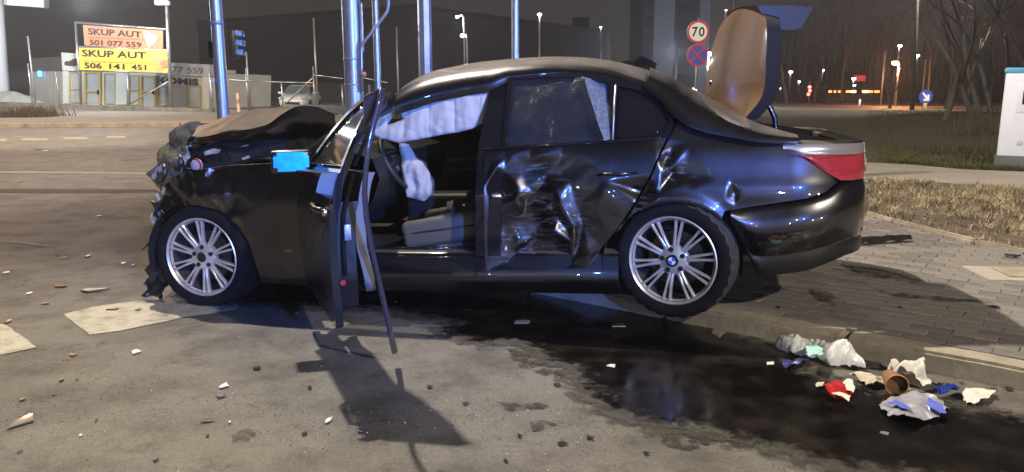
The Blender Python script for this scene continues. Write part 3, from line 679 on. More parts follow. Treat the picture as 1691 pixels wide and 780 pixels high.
# driver airbag hanging out of the wheel
A1=[(-.0,0)]
dap=[(655,234),(672,240),(684,262),(697,270),(706,288),(712,305),(710,322),(697,334),(684,331),(670,326),(664,300),(660,270)]
c=[(q[0],q[2]) for q in [Ly(px,py,-.46) for px,py in dap]]
bm=fill2d([c],.012); cx=sum(q[0] for q in c)/len(c)
xs=[q[0] for q in c]
for v in bm.verts:
    x,z=v.co.x,v.co.y
    q=pl((x,z),c+[c[0]]); bul=.045*math.sqrt(min(1,q/.05))
    v.co=Vector((x,-.44-bul+.028*nv(x*2.2,z*1.0,1,8)+.024*rid(x*2,z*.8,1,7)*.6+.006*nv(x,z,1,34),z))
bmesh.ops.recalc_face_normals(bm,faces=bm.faces)
b3=bm.copy()
for v in b3.verts: v.co.y=-.88-v.co.y+.06
merge(bm,b3); obj('driver_airbag',bm,CLOTH2,car,True)
# curtain airbag
cap=[(612,221),(618,205),(630,194),(646,184),(665,173),(690,163),(711,157),(735,152),(757,149),(785,147),(812,146),(808,168),(802,192),(797,204),(780,213),(757,219),(730,223),(700,229),(680,233),(660,236),(645,233),(628,229)]
hol=[(640,206),(646,195),(657,184),(666,197),(652,203)]
c=[(q[0],q[2]) for q in [Ly(px,py,-.66) for px,py in cap]]; hc=[(q[0],q[2]) for q in [Ly(px,py,-.66) for px,py in hol]]
bm=fill2d([c,hc],.012)
for v in bm.verts:
    x,z=v.co.x,v.co.y; q=pl((x,z),c+[c[0]]); q2=pl((x,z),hc+[hc[0]])
    ch=abs(((x+2.0)%.155)-.0775)/.0775
    bul=.030*math.sqrt(min(1,q/.05,q2/.05))*(.45+.55*math.sqrt(max(0,1-ch**2)))
    v.co=Vector((x,-.63-.17*(1.3-z)-bul+.010*nv(x*3,z,2,8)+.006*rid(x,z*2,4,9),z))
bmesh.ops.recalc_face_normals(bm,faces=bm.faces); bmesh.ops.solidify(bm,geom=bm.faces[:],thickness=.012)
obj('curtain_airbag',bm,CLOTH,car,True)
# seats
def seat(y,mat1,back=True):
    bm=bmesh.new()
    M=Matrix.Translation((-1.33,y,.45))@Matrix.Rotation(R(-9),4,'Y')
    rbox(bm,(0,0,0),(.52,.46,.15),.06,4,M); rbox(bm,(0,-.235,.03),(.50,.09,.17),.04,4,M); rbox(bm,(0,.235,.03),(.50,.09,.17),.04,4,M)
    s=obj('seat',bm,mat1,car,60)
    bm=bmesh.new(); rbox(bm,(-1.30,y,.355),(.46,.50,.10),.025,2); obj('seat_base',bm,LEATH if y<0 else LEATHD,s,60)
    bm=bmesh.new(); tube(bm,[(-1.58,y-.272,.455),(-1.35,y-.284,.485),(-1.09,y-.278,.52)],.006,6); tube(bm,[(-1.57,y-.14,.515),(-1.30,y-.145,.555),(-1.10,y-.14,.58)],.005,6); obj('seam',bm,LEATHD,s,True)
    if y<0:
        bm=bmesh.new(); rbox(bm,(-1.44,y-.255,.365),(.17,.02,.075),.008,2); obj('seat_switch',bm,BLACKT,s,60); bm=bmesh.new(); rbox(bm,(-1.20,y-.255,.36),(.09,.02,.05),.012,2); obj('seat_switch',bm,BLACKT,s,60)
    M=Matrix.Translation((-.93,y,.78))@Matrix.Rotation(R(24),4,'Y')
    bm=bmesh.new(); rbox(bm,(0,0,0),(.15,.46,.64),.06,4,M); rbox(bm,(-.03,-.22,-.05),(.15,.09,.5),.04,3,M); rbox(bm,(-.03,.22,-.05),(.15,.09,.5),.04,3,M); obj('seat_back',bm,LEATHD,s,60)
    bm=bmesh.new(); rbox(bm,(0,0,.42),(.11,.27,.17),.05,3,M); obj('headrest',bm,LEATHD,s,60)
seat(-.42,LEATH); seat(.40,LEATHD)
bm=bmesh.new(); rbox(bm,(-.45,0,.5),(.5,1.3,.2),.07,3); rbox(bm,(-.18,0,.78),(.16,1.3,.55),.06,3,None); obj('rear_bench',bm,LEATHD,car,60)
bm=bmesh.new(); rbox(bm,(-1.35,0,.5),(.8,.2,.25),.04,3); obj('centre_console',bm,LEATHD,car,60)
# crumpled paper and cloth on the driver seat
def crumple(bm,c,sx,sy,h,seed,n=14,fold=.6,M=None):
    def f(a,b):
        u,v=a-.5,b-.5
        r=.25*nv(a*3,b*3,seed)
        x=sx*(u+r*.3)*(1-.25*abs(v)*nv(seed,2,3)); y=sy*(v+.25*nv(a*3,b*3,seed+9)*.3)
        z=h*(abs(nv(a*2.2,b*2.2,seed+4))*1.3+.5*abs(nv(a*5,b*5,seed+7)))
        p=Vector((c[0]+x,c[1]+y,c[2]+z+.002)); return M@p if M else p
    grid(bm,f,n,n)
bm=bmesh.new(); crumple(bm,(-1.25,-.45,.53),.24,.30,.10,3); obj('crumpled_cloth',bm,LEATH,car,True)
# --- driver door, torn from its hinges and swung out
XH,YH=-2.12,-.86
door=None
DO=[(-2.12,.31),(-1.7,.275),(-1.17,.262),(-1.115,.285),(-1.065,.38),(-1.04,.50),(-1.03,.85),(-1.045,.98),(-1.075,1.1),(-1.115,1.325),(-1.3,1.32),(-1.5,1.262),(-1.7,1.165),(-1.9,1.045),(-2.06,.955),(-2.13,.9),(-2.14,.6)]
DW=[(-1.99,.970),(-1.10,1.005),(-1.15,1.287),(-1.3,1.284),(-1.5,1.226),(-1.7,1.125),(-1.88,1.018)]
ZD=.40-CO[2]
def ydoor(x,z):
    d=.012*nv(x,z,5,2.2)*sstep(.9,.7,z)
    d-=.007*gs(z-.80,.016)
    return -(side(x,z))-YH+d
def dl(bm):
    for v in bm.verts: v.co-=Vector((XH,0,ZD))
    return bm
DROT=(R(-1.55),R(-.97),R(-56.8))
bm=panel([DO,DW],.014,ydoor,.034,inward=True)
door=obj('front_door',dl(bm),[PAINT,MATTE],car,40,loc=(-1.987,-1.105,.305),rot=DROT)
obj('window_glass',dl(panel([DW],.06,lambda x,z:ydoor(x,z)+.014,.004)),GLASS,door,True)
DLb=[(-2.09,.41),(-1.7,.37),(-1.12,.37),(-1.065,.50),(-1.055,.85),(-1.07,.975),(-1.95,.94),(-2.1,.88)]
bm=panel([DLb],.05,lambda x,z:ydoor(x,z)+.022,.095); obj('door_shell',dl(bm),BLACKT,door,40)
DT=[(-2.02,.46),(-1.7,.44),(-1.12,.43),(-1.085,.47),(-1.075,.60),(-1.06,.66),(-1.075,.97),(-1.95,.94),(-2.05,.85)]
def ytrim(x,z): return ydoor(x,z)+.117+.05*gs(z-.5,.14)*sstep(-1.03,-1.12,x)
bm=panel([DT],.03,ytrim,0)
be=[e for e in bm.edges if len(e.link_faces)==1]
for g in bmesh.ops.extrude_edge_only(bm,edges=be)['geom']:
    if isinstance(g,bmesh.types.BMVert): g.co.y+=.045
obj('door_trim',dl(bm),TRIM,door,50)
bm=bmesh.new(); 
for z0 in (.50,): disc(bm,(0,0,0),.013,16,Matrix.Translation((-1.024-XH,ydoor(-1.03,z0)+.045,z0-ZD))@Matrix.Rotation(R(90),4,'Z'))
bmesh.ops.solidify(bm,geom=bm.faces[:],thickness=.004); obj('door_reflector',bm,REDL,door,30)
bm=bmesh.new()
hx=[-1.36,-1.33,-1.24,-1.15,-1.12]; tube(bm,[(x-XH,ydoor(x,.80)-(.035 if 0<i<4 else .0),.80-ZD+.01) for i,x in enumerate(hx)],[.010,.014,.014,.014,.010],8); obj('door_handle',bm,PAINT,door,True)
bm=bmesh.new(); rbox(bm,(-1.075-XH,ydoor(-1.08,.80)-.012,.80-ZD+.006),(.035,.03,.03),.008); obj('door_lock',bm,CHROME,door,True)
bm=bmesh.new(); rbox(bm,(-1.022-XH,ydoor(-1.03,.72)+.075,.72-ZD),(.012,.03,.07),.004); obj('door_latch',bm,GALVT,door,40)
bm=bmesh.new(); tube(bm,[(-1.04-XH,ydoor(-1.03,z)+.06,z-ZD) for z in (.53,.65,.8,.97)],.010,6); tube(bm,[(-1.09-XH,ydoor(-1.08,1.0)+.06,1.0-ZD),(-1.125-XH,ydoor(-1.12,1.30)+.05,1.30-ZD)],.010,6); obj('door_seal',bm,RUB,door,True)
bm=bmesh.new(); tube(bm,[(x-XH,ydoor(x,z)-.004,z-ZD) for x,z in ((-2.0,.962),(-1.6,.978),(-1.09,.998))],.007,6); obj('belt_moulding',bm,BLACKG,door,True)
# mirror
mb=bmesh.new(); MC=Vector((.23,-.098,.985-ZD))
MM=Matrix.Translation(MC)@Matrix.Rotation(R(-6),4,'Z')
rbox(mb,(0,0,0),(.10,.202,.121),.020,4,MM); tube(mb,[MM@Vector((.0,.09,-.03)),MM@Vector((.02,.17,-.045))],.022,8)
mir=obj('wing_mirror',mb,PAINT,door,60)
mb=bmesh.new(); b2=bmesh.new(); box(b2,(0,0,0),(.004,.178,.098)); bmesh.ops.bevel(b2,geom=[e for e in b2.edges if abs((e.verts[0].co-e.verts[1].co).x)>.001],offset=.02,segments=4,affect='EDGES'); bmesh.ops.transform(b2,matrix=MM@Matrix.Translation((.0525,0,.002)),verts=b2.verts); merge(mb,b2); obj('mirror_glass',mb,MIRG,mir,30)
# hanging seal strip
sp=[(632,146,3.12),(625,175,3.10),(617,205,3.08),(609,240,3.06),(604,280,3.06),(602,320,3.08),(605,360,3.12),(613,405,3.18),(623,450,3.26),(633,495,3.36),(643,540,3.48),(652,582,3.60)]
bm=bmesh.new(); tube(bm,[CI@D(*q) for q in sp],[.014,.013,.012,.012,.012,.012,.012,.012,.012,.013,.014,.016],8,flat=.55); STRIP=mat('loose_door_seal',(.05,.05,.07),.22,.2,.8,.1); obj('loose_door_seal',bm,STRIP,car,True)
bm=bmesh.new(); prism(bm,[CI@D(*q) for q in ((600,160,3.16),(628,146,3.13),(640,170,3.2),(600,215,3.2))],-.01); obj('frame_corner',bm,STRIP,car)
# --- wheels
def rimmesh(spoke_only=False):
    bm=bmesh.new(); lathe(bm,[(.219,.02),(.232,-.004),(.240,-.012),(.2455,-.008),(.246,.004),(.240,.012)],72,close=False)
    lathe(bm,[(.0,.002),(.030,.002),(.034,.010),(.068,.014),(.083,.022),(.085,.05)],40)
    return bm
def spokemesh():
    bm=bmesh.new(); pr=[(.060,.018,.013),(.10,.012,.0085),(.16,.008,.0068),(.205,.006,.0075),(.232,.004,.010)]
    rings=[]
    for r,y,w in pr:
        rings.append([bm.verts.new((q[0],q[1],r)) for q in ((-w,y+.022),(-w,y+.004),(-w*.55,y),(w*.55,y),(w,y+.004),(w,y+.022))])
    for a,b in zip(rings,rings[1:]):
        for j in range(6): bm.faces.new((a[j],a[(j+1)%6],b[(j+1)%6],b[j]))
    me=bpy.data.meshes.new('spoke'); bmesh.ops.recalc_face_normals(bm,faces=bm.faces); bm.to_mesh(me); bm.free(); me.polygons.foreach_set('use_smooth',[True]*len(me.polygons)); me.set_sharp_from_angle(angle=R(40)); me.materials.append(ALLOY); return me
SPK=spokemesh()
def wheel(loc,rz,spin,zflat,cap,flip=False,tread=None,camber=0,bulge=.0):
    M=empty('wheel'); COL.objects.unlink(M); bpy.data.objects.remove(M)
    rim=obj('wheel',rimmesh(),ALLOY,car,40,loc=loc,rot=(R(camber),0,R(rz)))
    bm=bmesh.new(); lathe(bm,[(.228,.0),(.221,.03),(.212,.09),(.205,.20),(.225,.225)],60); obj('rim_barrel',bm,ALLOYD,rim,True)
    bm=bmesh.new(); lathe(bm,[(.0,.075),(.07,.070),(.155,.075),(.158,.095),(.0,.10)],40); obj('brake_disc',bm,IRON,rim,40)
    bm=bmesh.new(); disc(bm,(0,.205,0),.215,32); obj('wheel_back',bm,MATTE,rim)
    bm=bmesh.new(); n=120
    prof=[(.236,.006,0),(.246,-.006,0),(.262,-.016,0),(.288,-.019,0),(.306,-.012,0),(.318,.000,1),(.3245,.014,1),(.3265,.032,1),(.327,.062,0),(.319,.066,0),(.319,.074,0),(.3275,.078,0),(.3275,.105,0),(.319,.109,0),(.319,.117,0),(.3275,.121,0),(.3275,.148,0),(.319,.152,0),(.319,.160,0),(.327,.164,0),(.3265,.194,1),(.3245,.212,1),(.318,.226,1),(.300,.238,0),(.270,.240,0),(.236,.222,0)]
    rings=[]
    for r,y,sh in prof:
        ring=[]
        for j in range(n):
            a=2*math.pi*j/n+R(spin); rr=r-(.007 if sh and (j//2)%2==0 else 0)
            v=Vector((math.cos(a)*rr,y,math.sin(a)*rr))
            if v.z<-zflat:
                k=(-zflat-v.z); v.z=-zflat+.002*nv(j,y*50); v.y+=(-1 if y<.11 else 1)*k*.55
            ring.append(bm.verts.new(v))
        rings.append(ring)
    for i,(a,b) in enumerate(zip(rings,rings[1:])):
        for j in range(n):
            f=bm.faces.new((a[j],a[(j+1)%n],b[(j+1)%n],b[j])); f.material_index=1 if 5<=i<=22 else 0
    obj('tyre',bm,[RUB,tread or TREAD],rim,32)
    for k in range(10):
        for o in (-1,1):
            s=bpy.data.objects.new('spoke',SPK); link(s,rim); s.rotation_euler=(0,R(36*k+spin+o*4.6),0)
    for k in range(5):
        a=R(72*k+spin+90); bm=bmesh.new(); lathe(bm,[(.0135,.0),(.0135,.012),(.0,.012)],12,M=Matrix.Translation((.060*math.cos(a),.0075,.060*math.sin(a)))); disc(bm,(.060*math.cos(a),.0095,.060*math.sin(a)),.0128,12); obj('lug_hole',bm,BLACKT,rim,30)
    bm=bmesh.new()
    if cap:
        lathe(bm,[(0,-.004),(.033,-.003),(.034,.006)],32); o=obj('centre_cap',bm,BLACKG,rim,30)
        for k in range(4):
            bm=bmesh.new(); bm.faces.new([bm.verts.new((0,-.0062,0))]+[bm.verts.new((.019*math.cos(R(90*k+9*q)),-.0062,.019*math.sin(R(90*k+9*q)))) for q in range(11)])
    else:
        disc(bm,(0,-.0025,0),.031,28); obj('hub_bore',bm,BLACKT,rim)
    return rim
WHI=mat('white_enamel',(.75,.75,.75),.3); BLU=mat('blue_enamel',(.03,.16,.5),.3)
rw=Ly(1110,431,-.90); fw=Ly(333,425,-.885)
w=wheel((rw.x,rw.y,rw.z),-17,9,.322,True)
for k in range(4):
    bm=bmesh.new(); bm.faces.new([bm.verts.new((0,-.0065,0))]+[bm.verts.new((.021*math.cos(R(90*k+9*q)),-.0065,.021*math.sin(R(90*k+9*q)))) for q in range(11)]); obj('cap_roundel',bm,WHI if k%2 else BLU,w)
wheel((fw.x,fw.y,fw.z),-3,0,.300,False,tread=RUB)
wheel((.02,.79,.335),180,20,.33,True); wheel((-2.81,.78,.33),180,5,.31,True)
# ================================================================ GROUND AND KERBS
def asphalt():
    m=bpy.data.materials.new('worn_asphalt'); m.use_nodes=True; n=m.node_tree.nodes; l=m.node_tree.links; p=n['Principled BSDF']
    t=n.new('ShaderNodeTexCoord'); O=t.outputs['Object']
    def noi(s,d=6,r=.6):
        z=n.new('ShaderNodeTexNoise'); z.inputs['Scale'].default_value=s; z.inputs['Detail'].default_value=d; z.inputs['Roughness'].default_value=r; l.new(O,z.inputs['Vector']); return z.outputs['Fac']
    def ramp(f,a,b,ca,cb):
        c=n.new('ShaderNodeValToRGB'); c.color_ramp.elements[0].position=a; c.color_ramp.elements[1].position=b; c.color_ramp.elements[0].color=(*ca,1); c.color_ramp.elements[1].color=(*cb,1); l.new(f,c.inputs['Fac']); return c.outputs['Color']
    def mul(a,b,f=1):
        x=n.new('ShaderNodeMix'); x.data_type='RGBA'; x.blend_type='MULTIPLY'; x.inputs['Factor'].default_value=f; l.new(a,x.inputs['A']); l.new(b,x.inputs['B']); return x.outputs['Result']
    base=ramp(noi(.45,6),.3,.72,(.118,.112,.104),(.172,.162,.148))
    st=ramp(noi(2.3,7,.68),.34,.55,(.38,.36,.34),(1,1,1))         # old stains
    sp=ramp(noi(4.2,6,.75),.33,.47,(.40,.39,.37),(1,1,1))            # small dark spots
    fine=ramp(noi(130,3,.7),.32,.70,(.50,.50,.50),(1.32,1.31,1.28))     # aggregate
    mid=ramp(noi(48,4,.75),.3,.7,(.66,.66,.66),(1.2,1.19,1.17))
    c=mul(mul(mul(mul(base,st,.85),sp,.75),fine,.75),mid,.8)
    v=n.new('ShaderNodeTexVoronoi'); v.inputs['Scale'].default_value=34; l.new(O,v.inputs['Vector'])
    chip=ramp(v.outputs['Distance'],.05,.09,(1,1,1),(0,0,0))
    g=n.new('ShaderNodeMath'); g.operation='GREATER_THAN'; g.inputs[1].default_value=.80; sx=n.new('ShaderNodeSeparateColor'); l.new(v.outputs['Color'],sx.inputs[0]); l.new(sx.outputs[0],g.inputs[0])
    mm=n.new('ShaderNodeMath'); mm.operation='MULTIPLY'; l.new(chip,mm.inputs[0]); l.new(g.outputs[0],mm.inputs[1])
    x=n.new('ShaderNodeMix'); x.data_type='RGBA'; l.new(mm.outputs[0],x.inputs['Factor']); l.new(c,x.inputs['A']); x.inputs['B'].default_value=(.30,.29,.27,1)
    l.new(x.outputs['Result'],p.inputs['Base Color'])
    rr=n.new('ShaderNodeMapRange'); rr.inputs['To Min'].default_value=.62; rr.inputs['To Max'].default_value=.9; l.new(noi(3),rr.inputs['Value']); l.new(rr.outputs['Result'],p.inputs['Roughness'])
    b=n.new('ShaderNodeBump'); b.inputs['Strength'].default_value=.55; b.inputs['Distance'].default_value=.006
    a=n.new('ShaderNodeMath'); a.operation='ADD'; l.new(noi(120,4),a.inputs[0]); l.new(noi(30,3),a.inputs[1]); l.new(a.outputs[0],b.inputs['Height']); l.new(b.outputs['Normal'],p.inputs['Normal'])
    return m
ASPH=asphalt()
PATCHM=mat('dark_band',(.022,.021,.02),.8,var=.3,vs=9,bump=.2,bs=80)
ROADP=mat('worn_road_paint',(.20,.19,.16),.75,col2=(.40,.38,.31),vs=7,det=9,thr=(.34,.55),bump=.3,bs=90)
ROADP2=mat('faded_road_paint',(.16,.15,.14),.75,col2=(.30,.29,.27),vs=3,bump=.2,bs=60)
KERB=mat('kerb_concrete',(.30,.265,.21),.85,var=.35,vs=4,bump=.35,bs=45)
PAVM=mat('paver_concrete',(.20,.185,.175),.85,var=.28,vs=2.2,bump=.35,bs=70)
PAVM2=mat('darker_paver_concrete',(.15,.138,.135),.85,var=.3,vs=2.2,bump=.35,bs=70)
JOINT=mat('sandy_joint',(.16,.148,.135),.95,var=.4,vs=12,bump=.3,bs=60)
SLAB=mat('footway_concrete',(.34,.31,.28),.9,var=.15,vs=1.2,bump=.2,bs=50)
SOIL=mat('lawn_soil',(.050,.045,.026),.98,col2=(.085,.080,.042),vs=.5,bump=.6,bs=14,det=9)
DRYS=mat('dry_lawn_soil',(.045,.036,.030),.98,col2=(.16,.13,.095),vs=5,bump=.8,bs=25,det=8)
def sheet(name,pts,z,m,kind='structure',cuts=0):
    bm=bmesh.new(); poly_sheet(bm,[Vector((p[0],p[1],z)) for p in pts]); o=obj(name,bm,m)
    return tag(o,kind=kind)
bm=bmesh.new(); poly_sheet(bm,[(-900,-200,-.05),(900,-200,-.05),(900,1800,-.05),(-900,1800,-.05)]); tag(obj('ground',bm,mat('far_ground',(.05,.048,.045),.95,var=.3,vs=.1)),kind='structure')
bm=bmesh.new(); poly_sheet(bm,[(-120,-40,0),(70,-40,0),(70,75,0),(-120,75,0)]); tag(obj('road',bm,ASPH),kind='structure')
def marking(name,px,z=.004,m=ROADP,rag=.013,lab=None):
    pts=[G(*q) for q in px]; out=[]
    for i,a in enumerate(pts):
        b=pts[(i+1)%len(pts)]; k=max(1,min(60,int((b-a).length/.05)))
        for j in range(k):
            p=a.lerp(b,j/k); out.append(p+Vector((nv(p.x,p.y,3,9)*rag,nv(p.x,p.y,8,9)*rag,0)))
    return sheet(name,out,z,m)
marking('road_marking',[(104,520),(152,508),(232,497),(300,488),(394,503),(392,512),(300,526),(200,547),(149,554)])
marking('road_marking',[(-60,530),(8,537),(34,556),(62,574),(0,588),(-60,596)])
for a,b,y in ((-20,10,232),(30,62,232),(36,78,231),(105,144,229),(177,206,227)):
    if a==30: continue
    marking('lane_dash',[(a,y-2),(b,y-2),(b+1,y+1.2),(a-1,y+1.2)],m=ROADP2,rag=.0)
marking('edge_line',[(-80,209.5),(150,208.2),(330,206.6),(330,208.4),(150,210.4),(-80,211.8)],m=ROADP,rag=0)
marking('edge_line',[(-80,283),(120,284),(250,286),(250,288),(120,286.5),(-80,286)],m=ROADP2,rag=0)
marking('dark_band',[(-80,312),(120,313),(258,313),(262,318),(120,319),(-80,319)],m=PATCHM,rag=.02)  # darker band across the far lane
marking('scratch_mark',[(-20,396),(30,400),(85,407),(86,408.5),(30,402),(-20,398.5)],m=ROADP2,rag=0)
# near corner footway: kerb line K(t) then pavers behind
KA=Vector((.2,4.9,0)); KD=Vector((2.1,-1.62,0)).normalized(); KN=Vector((-KD.y,KD.x,0))     # KN points away from the road
def kp(s,n=0,z=0): return KA+KD*s+KN*n+Vector((0,0,z))
corner=[kp(s,.15) for s in (9,6,4,2,0,-1.2)]+[Vector(p) for p in ((-1.6,6.5,0),(-2.9,7.15,0),(-3.5,7.8,0),(-3.5,8.8,0),(-2.2,10.4,0),(-.6,11.6,0),(3,12.4,0),(9,12.6,0),(16,11.5,0),(22,8,0),(22,-3,0))]
corner=[Vector(p) for p in corner]
sheet('pavement',corner,.075,JOINT)
kb=empty('kerb',(0,0,0)); tag(kb,kind='structure')
kst=[]
def kstone(p,ang,ln=.985,name='kerbstone',par=None,w=.15,h=.26,m=KERB,zt=.105,seed=0):
    bm=bmesh.new(); b2=bmesh.new(); box(b2,(0,0,0),(ln,w,h))
    bmesh.ops.subdivide_edges(b2,edges=[e for e in b2.edges if abs((e.verts[0].co-e.verts[1].co).x)>.5],cuts=9)
    bmesh.ops.bevel(b2,geom=[e for e in b2.edges if len(e.link_faces)==2 and e.calc_face_angle(0)>1],offset=.016,segments=2,affect='EDGES')
    for v in b2.verts: v.co+=Vector((0,.004*nv(v.co.x*6,seed,1),.005*nv(v.co.x*5,v.co.y*8,seed)))
    merge(bm,b2); return obj(name,bm,m,par,40,loc=(p.x,p.y,zt-h/2),rot=(0,0,ang))
ka=math.atan2(KD.y,KD.x)
js=(Vector(G(1404,560,.05))-KA).dot(KD)
for i in range(-3,6):
    s=js+i*1.0+.5
    if s>-1.4: kstone(kp(s,.075),ka,par=kb,seed=i)
pc=[kp(-1.35,.075)]+[Vector(p) for p in ((-1.6,6.5,0),(-2.9,7.15,0),(-3.5,7.8,0),(-3.5,8.8,0),(-2.2,10.4,0),(-.6,11.6,0),(1.2,12.2,0))]
for a,b in zip(pc,pc[1:]):
    kstone((a+b)/2,math.atan2((b-a).y,(b-a).x),(b-a).length,par=kb,seed=a.x)
# pavers, running bond along the kerb; nearest ones single, the rest as one mesh
def pvmesh(seed):
    bm=bmesh.new(); box(bm,(0,0,0),(.1985,.0985,.05)); bmesh.ops.delete(bm,geom=[f for f in bm.faces if f.normal.z<-.5] if False else [],context='FACES')
    bmesh.ops.bevel(bm,geom=[e for e in bm.edges if e.verts[0].co.z>0 and e.verts[1].co.z>0],offset=.003,segments=1,affect='EDGES')
    me=bpy.data.meshes.new('paver'); bmesh.ops.recalc_face_normals(bm,faces=bm.faces); bm.to_mesh(me); bm.free(); me.materials.append(PAVM if seed else PAVM2); return me
PVM=[pvmesh(0),pvmesh(1)]
def inpoly(p,poly):
    c=False; n=len(poly)
    for i in range(n):
        a,b=poly[i],poly[i-1]
        if (a[1]>p[1])!=(b[1]>p[1]) and p[0]<(b[0]-a[0])*(p[1]-a[1])/(b[1]-a[1])+a[0]: c=not c
    return c
LK=[G(1395,342,.1),G(1440,357,.1),G(1500,372,.1),G(1560,388,.1),G(1620,402,.1),G(1700,418,.1),G(1800,440,.1)]
lawnk=[(p.x,p.y) for p in LK]
pvs=[]
for r in range(0,64):
    for c in range(-4,60):
        s=c*.2+(.1 if r%2 else 0); nn=.15+.052+r*.1; p=kp(s,nn)
        d=p-Vector((0,0,0))
        if p.y<1.5 or p.y>9.5: continue
        dep=p.y*math.cos(TH)+(CH-.1)*math.sin(TH); px=W/2+F*p.x/dep; py=H/2-F*(p.y*math.sin(TH)+(.1-CH)*math.cos(TH))/dep
        if px>1850 or px<1000 or py>900: continue
        lk=lin(p.y,[q[1] for q in lawnk][::-1],[q[0] for q in lawnk][::-1])-.10
        if p.y>lawnk[0][1]: lk=lawnk[0][0]-.1-(p.y-lawnk[0][1])*.25
        if p.x>lk: continue
        vis=(px>1195 and px<1720)
        pvs.append((0 if vis else 1,dep,p))
pvs.sort(key=lambda q:(q[0],q[1]))
pave=[o for o in COL.objects if o.name=='pavement'][0]
bmR=bmesh.new()
for i,(v,dep,p) in enumerate(pvs):
    z=.082+.0035*nv(p.x*5,p.y*5,1)+random.uniform(-.0025,.0025); rz=ka+random.uniform(-.012,.012); tx,ty=random.uniform(-.007,.007),random.uniform(-.007,.007)
    k=0 if nv(p.x,p.y,4,1.3)+random.uniform(-.35,.35)>.12 else 1
    if i<300:
        o=bpy.data.objects.new('paver',PVM[k]); link(o,pave); o.location=(p.x,p.y,z); o.rotation_euler=(tx,ty,rz)
    else:
        M=Matrix.Translation((p.x,p.y,z))@Matrix.Rotation(rz,4,'Z')@Matrix.Rotation(tx,4,'X')
        vs=[M@Vector(q) for q in ((-.097,-.047,.022),(.097,-.047,.022),(.097,.047,.022),(-.097,.047,.022),(-.099,-.049,.0),(.099,-.049,.0),(.099,.049,.0),(-.099,.049,.0))]
        b=[bmR.verts.new(q) for q in vs]
        for f in ((0,1,2,3),(0,4,5,1),(1,5,6,2),(2,6,7,3),(3,7,4,0)): bmR.faces.new([b[q] for q in f]).material_index=k
tag(obj('paver_field',bmR,[PAVM2,PAVM],pave),kind='stuff')
# inlet cover slab
cs=empty('inlet_cover',G(1690,455,.1)); tag(cs,'pale concrete inlet cover with a recessed rim set in the block paving','inlet cover')
b2=bmesh.new(); rbox(b2,(0,0,.0),(.62,.40,.03),.008); obj('frame',b2,SLAB,cs,40,rot=(0,0,ka+.55))
b2=bmesh.new(); rbox(b2,(0.05,0,.012),(.40,.26,.03),.008); obj('lid',b2,KERB,cs,40,rot=(0,0,ka+.55))
# lawn edging stones + dry verge
le=empty('lawn_edging'); tag(le,kind='structure')
def poly_stones(pts,par,name,ln,w,h,zt,m):
    tot=[0]
    for a,b in zip(pts,pts[1:]): tot.append(tot[-1]+(b-a).length)
    s=0
    def at(d):
        for i in range(len(pts)-1):
            if d<=tot[i+1]: return pts[i].lerp(pts[i+1],(d-tot[i])/(tot[i+1]-tot[i]))
        return pts[-1]
    while s<tot[-1]-.2:
        a,b=at(s),at(min(tot[-1],s+ln)); kstone((a+b)/2,math.atan2((b-a).y,(b-a).x),(b-a).length-.012,name,par,w,h,m,zt,s); s+=ln
LK2=[G(1300,320,.1)]+LK
poly_stones(LK2,le,'edging_stone',1.0,.07,.2,.125,KERB)
vg=[(p.x+.03,p.y) for p in LK2]+[(9,4),(12,6)]+[(p.x,p.y) for p in (G(1760,316,.1),G(1691,312,.1),G(1560,302,.1),G(1430,296,.1),G(1330,290,.1))]
sheet('verge',vg,.098,DRYS)
fw_=[(p.x,p.y) for p in (G(1250,297,.1),G(1330,290,.1),G(1430,296,.1),G(1560,302,.1),G(1691,312,.1),G(1900,326,.1),G(1900,290,.1),G(1691,282,.1),G(1590,278,.1),G(1500,270,.1),G(1440,268,.1),G(1410,266,.1),G(1250,262,.1))]
sheet('footway',fw_,.094,SLAB)
# lawn beyond, gently mounded
LP=[G(1180,266,.1),G(1410,267,.1),G(1500,271,.1),G(1590,279,.1),G(1691,283,.1),G(1900,290,.1)]
bm=bmesh.new()
def lawnf(a,b):
    i=a*5; k=min(4,int(i)); p=LP[k].lerp(LP[k+1],i-k)
    far=D(1180+720*a,190,44+8*a); q=p.lerp(Vector((far.x*1.0,44,0)),b**1.3)
    return Vector((q.x,q.y,.10+.35*math.sin(math.pi*b)**1.5*sstep(.2,.5,a)+.05*nv(q.x*.4,q.y*.4,2)*math.sin(math.pi*b)))
grid(bm,lawnf,40,30); tag(obj('lawn',bm,SOIL,smooth=True),kind='structure')
# grass
GDRY=mat('dry_grass',(.085,.068,.045),.9,col2=(.52,.44,.29),vs=4.5,thr=(.40,.60)); GGRN=mat('winter_grass',(.055,.058,.022),.9,col2=(.11,.105,.05),vs=.8)
def blades(name,n,fn,h,w,m,lean=.8):
    vs=[];fs=[]
    for _ in range(n):
        p=fn()
        if p is None: continue
        hh=h*random.uniform(.35,1.2); a=random.uniform(0,6.283); ln=random.uniform(.1,1)*lean*hh; ww=w*random.uniform(.6,1.3)
        dx,dy=math.cos(a),math.sin(a); b=random.uniform(0,6.283); ex,ey=math.cos(b)*ln,math.sin(b)*ln
        i=len(vs); vs+=[(p[0]-dx*ww,p[1]-dy*ww,p[2]),(p[0]+dx*ww,p[1]+dy*ww,p[2]),(p[0]+ex,p[1]+ey,p[2]+hh)]; fs.append((i,i+1,i+2))
    me=bpy.data.meshes.new(name); me.from_pydata(vs,[],fs); me.materials.append(m); return tag(mesh_obj(name,me),kind='stuff')
def fverge():
    y=random.uniform(5.2,11.0); x=random.uniform(2.8,9)
    if not inpoly((x,y),vg): return None
    t=nv(x,y,2,2.6)+.7*nv(x,y,9,7)
    if random.random()>.28+t*1.5: return None
    return (x,y,.095+.02*max(0,t))
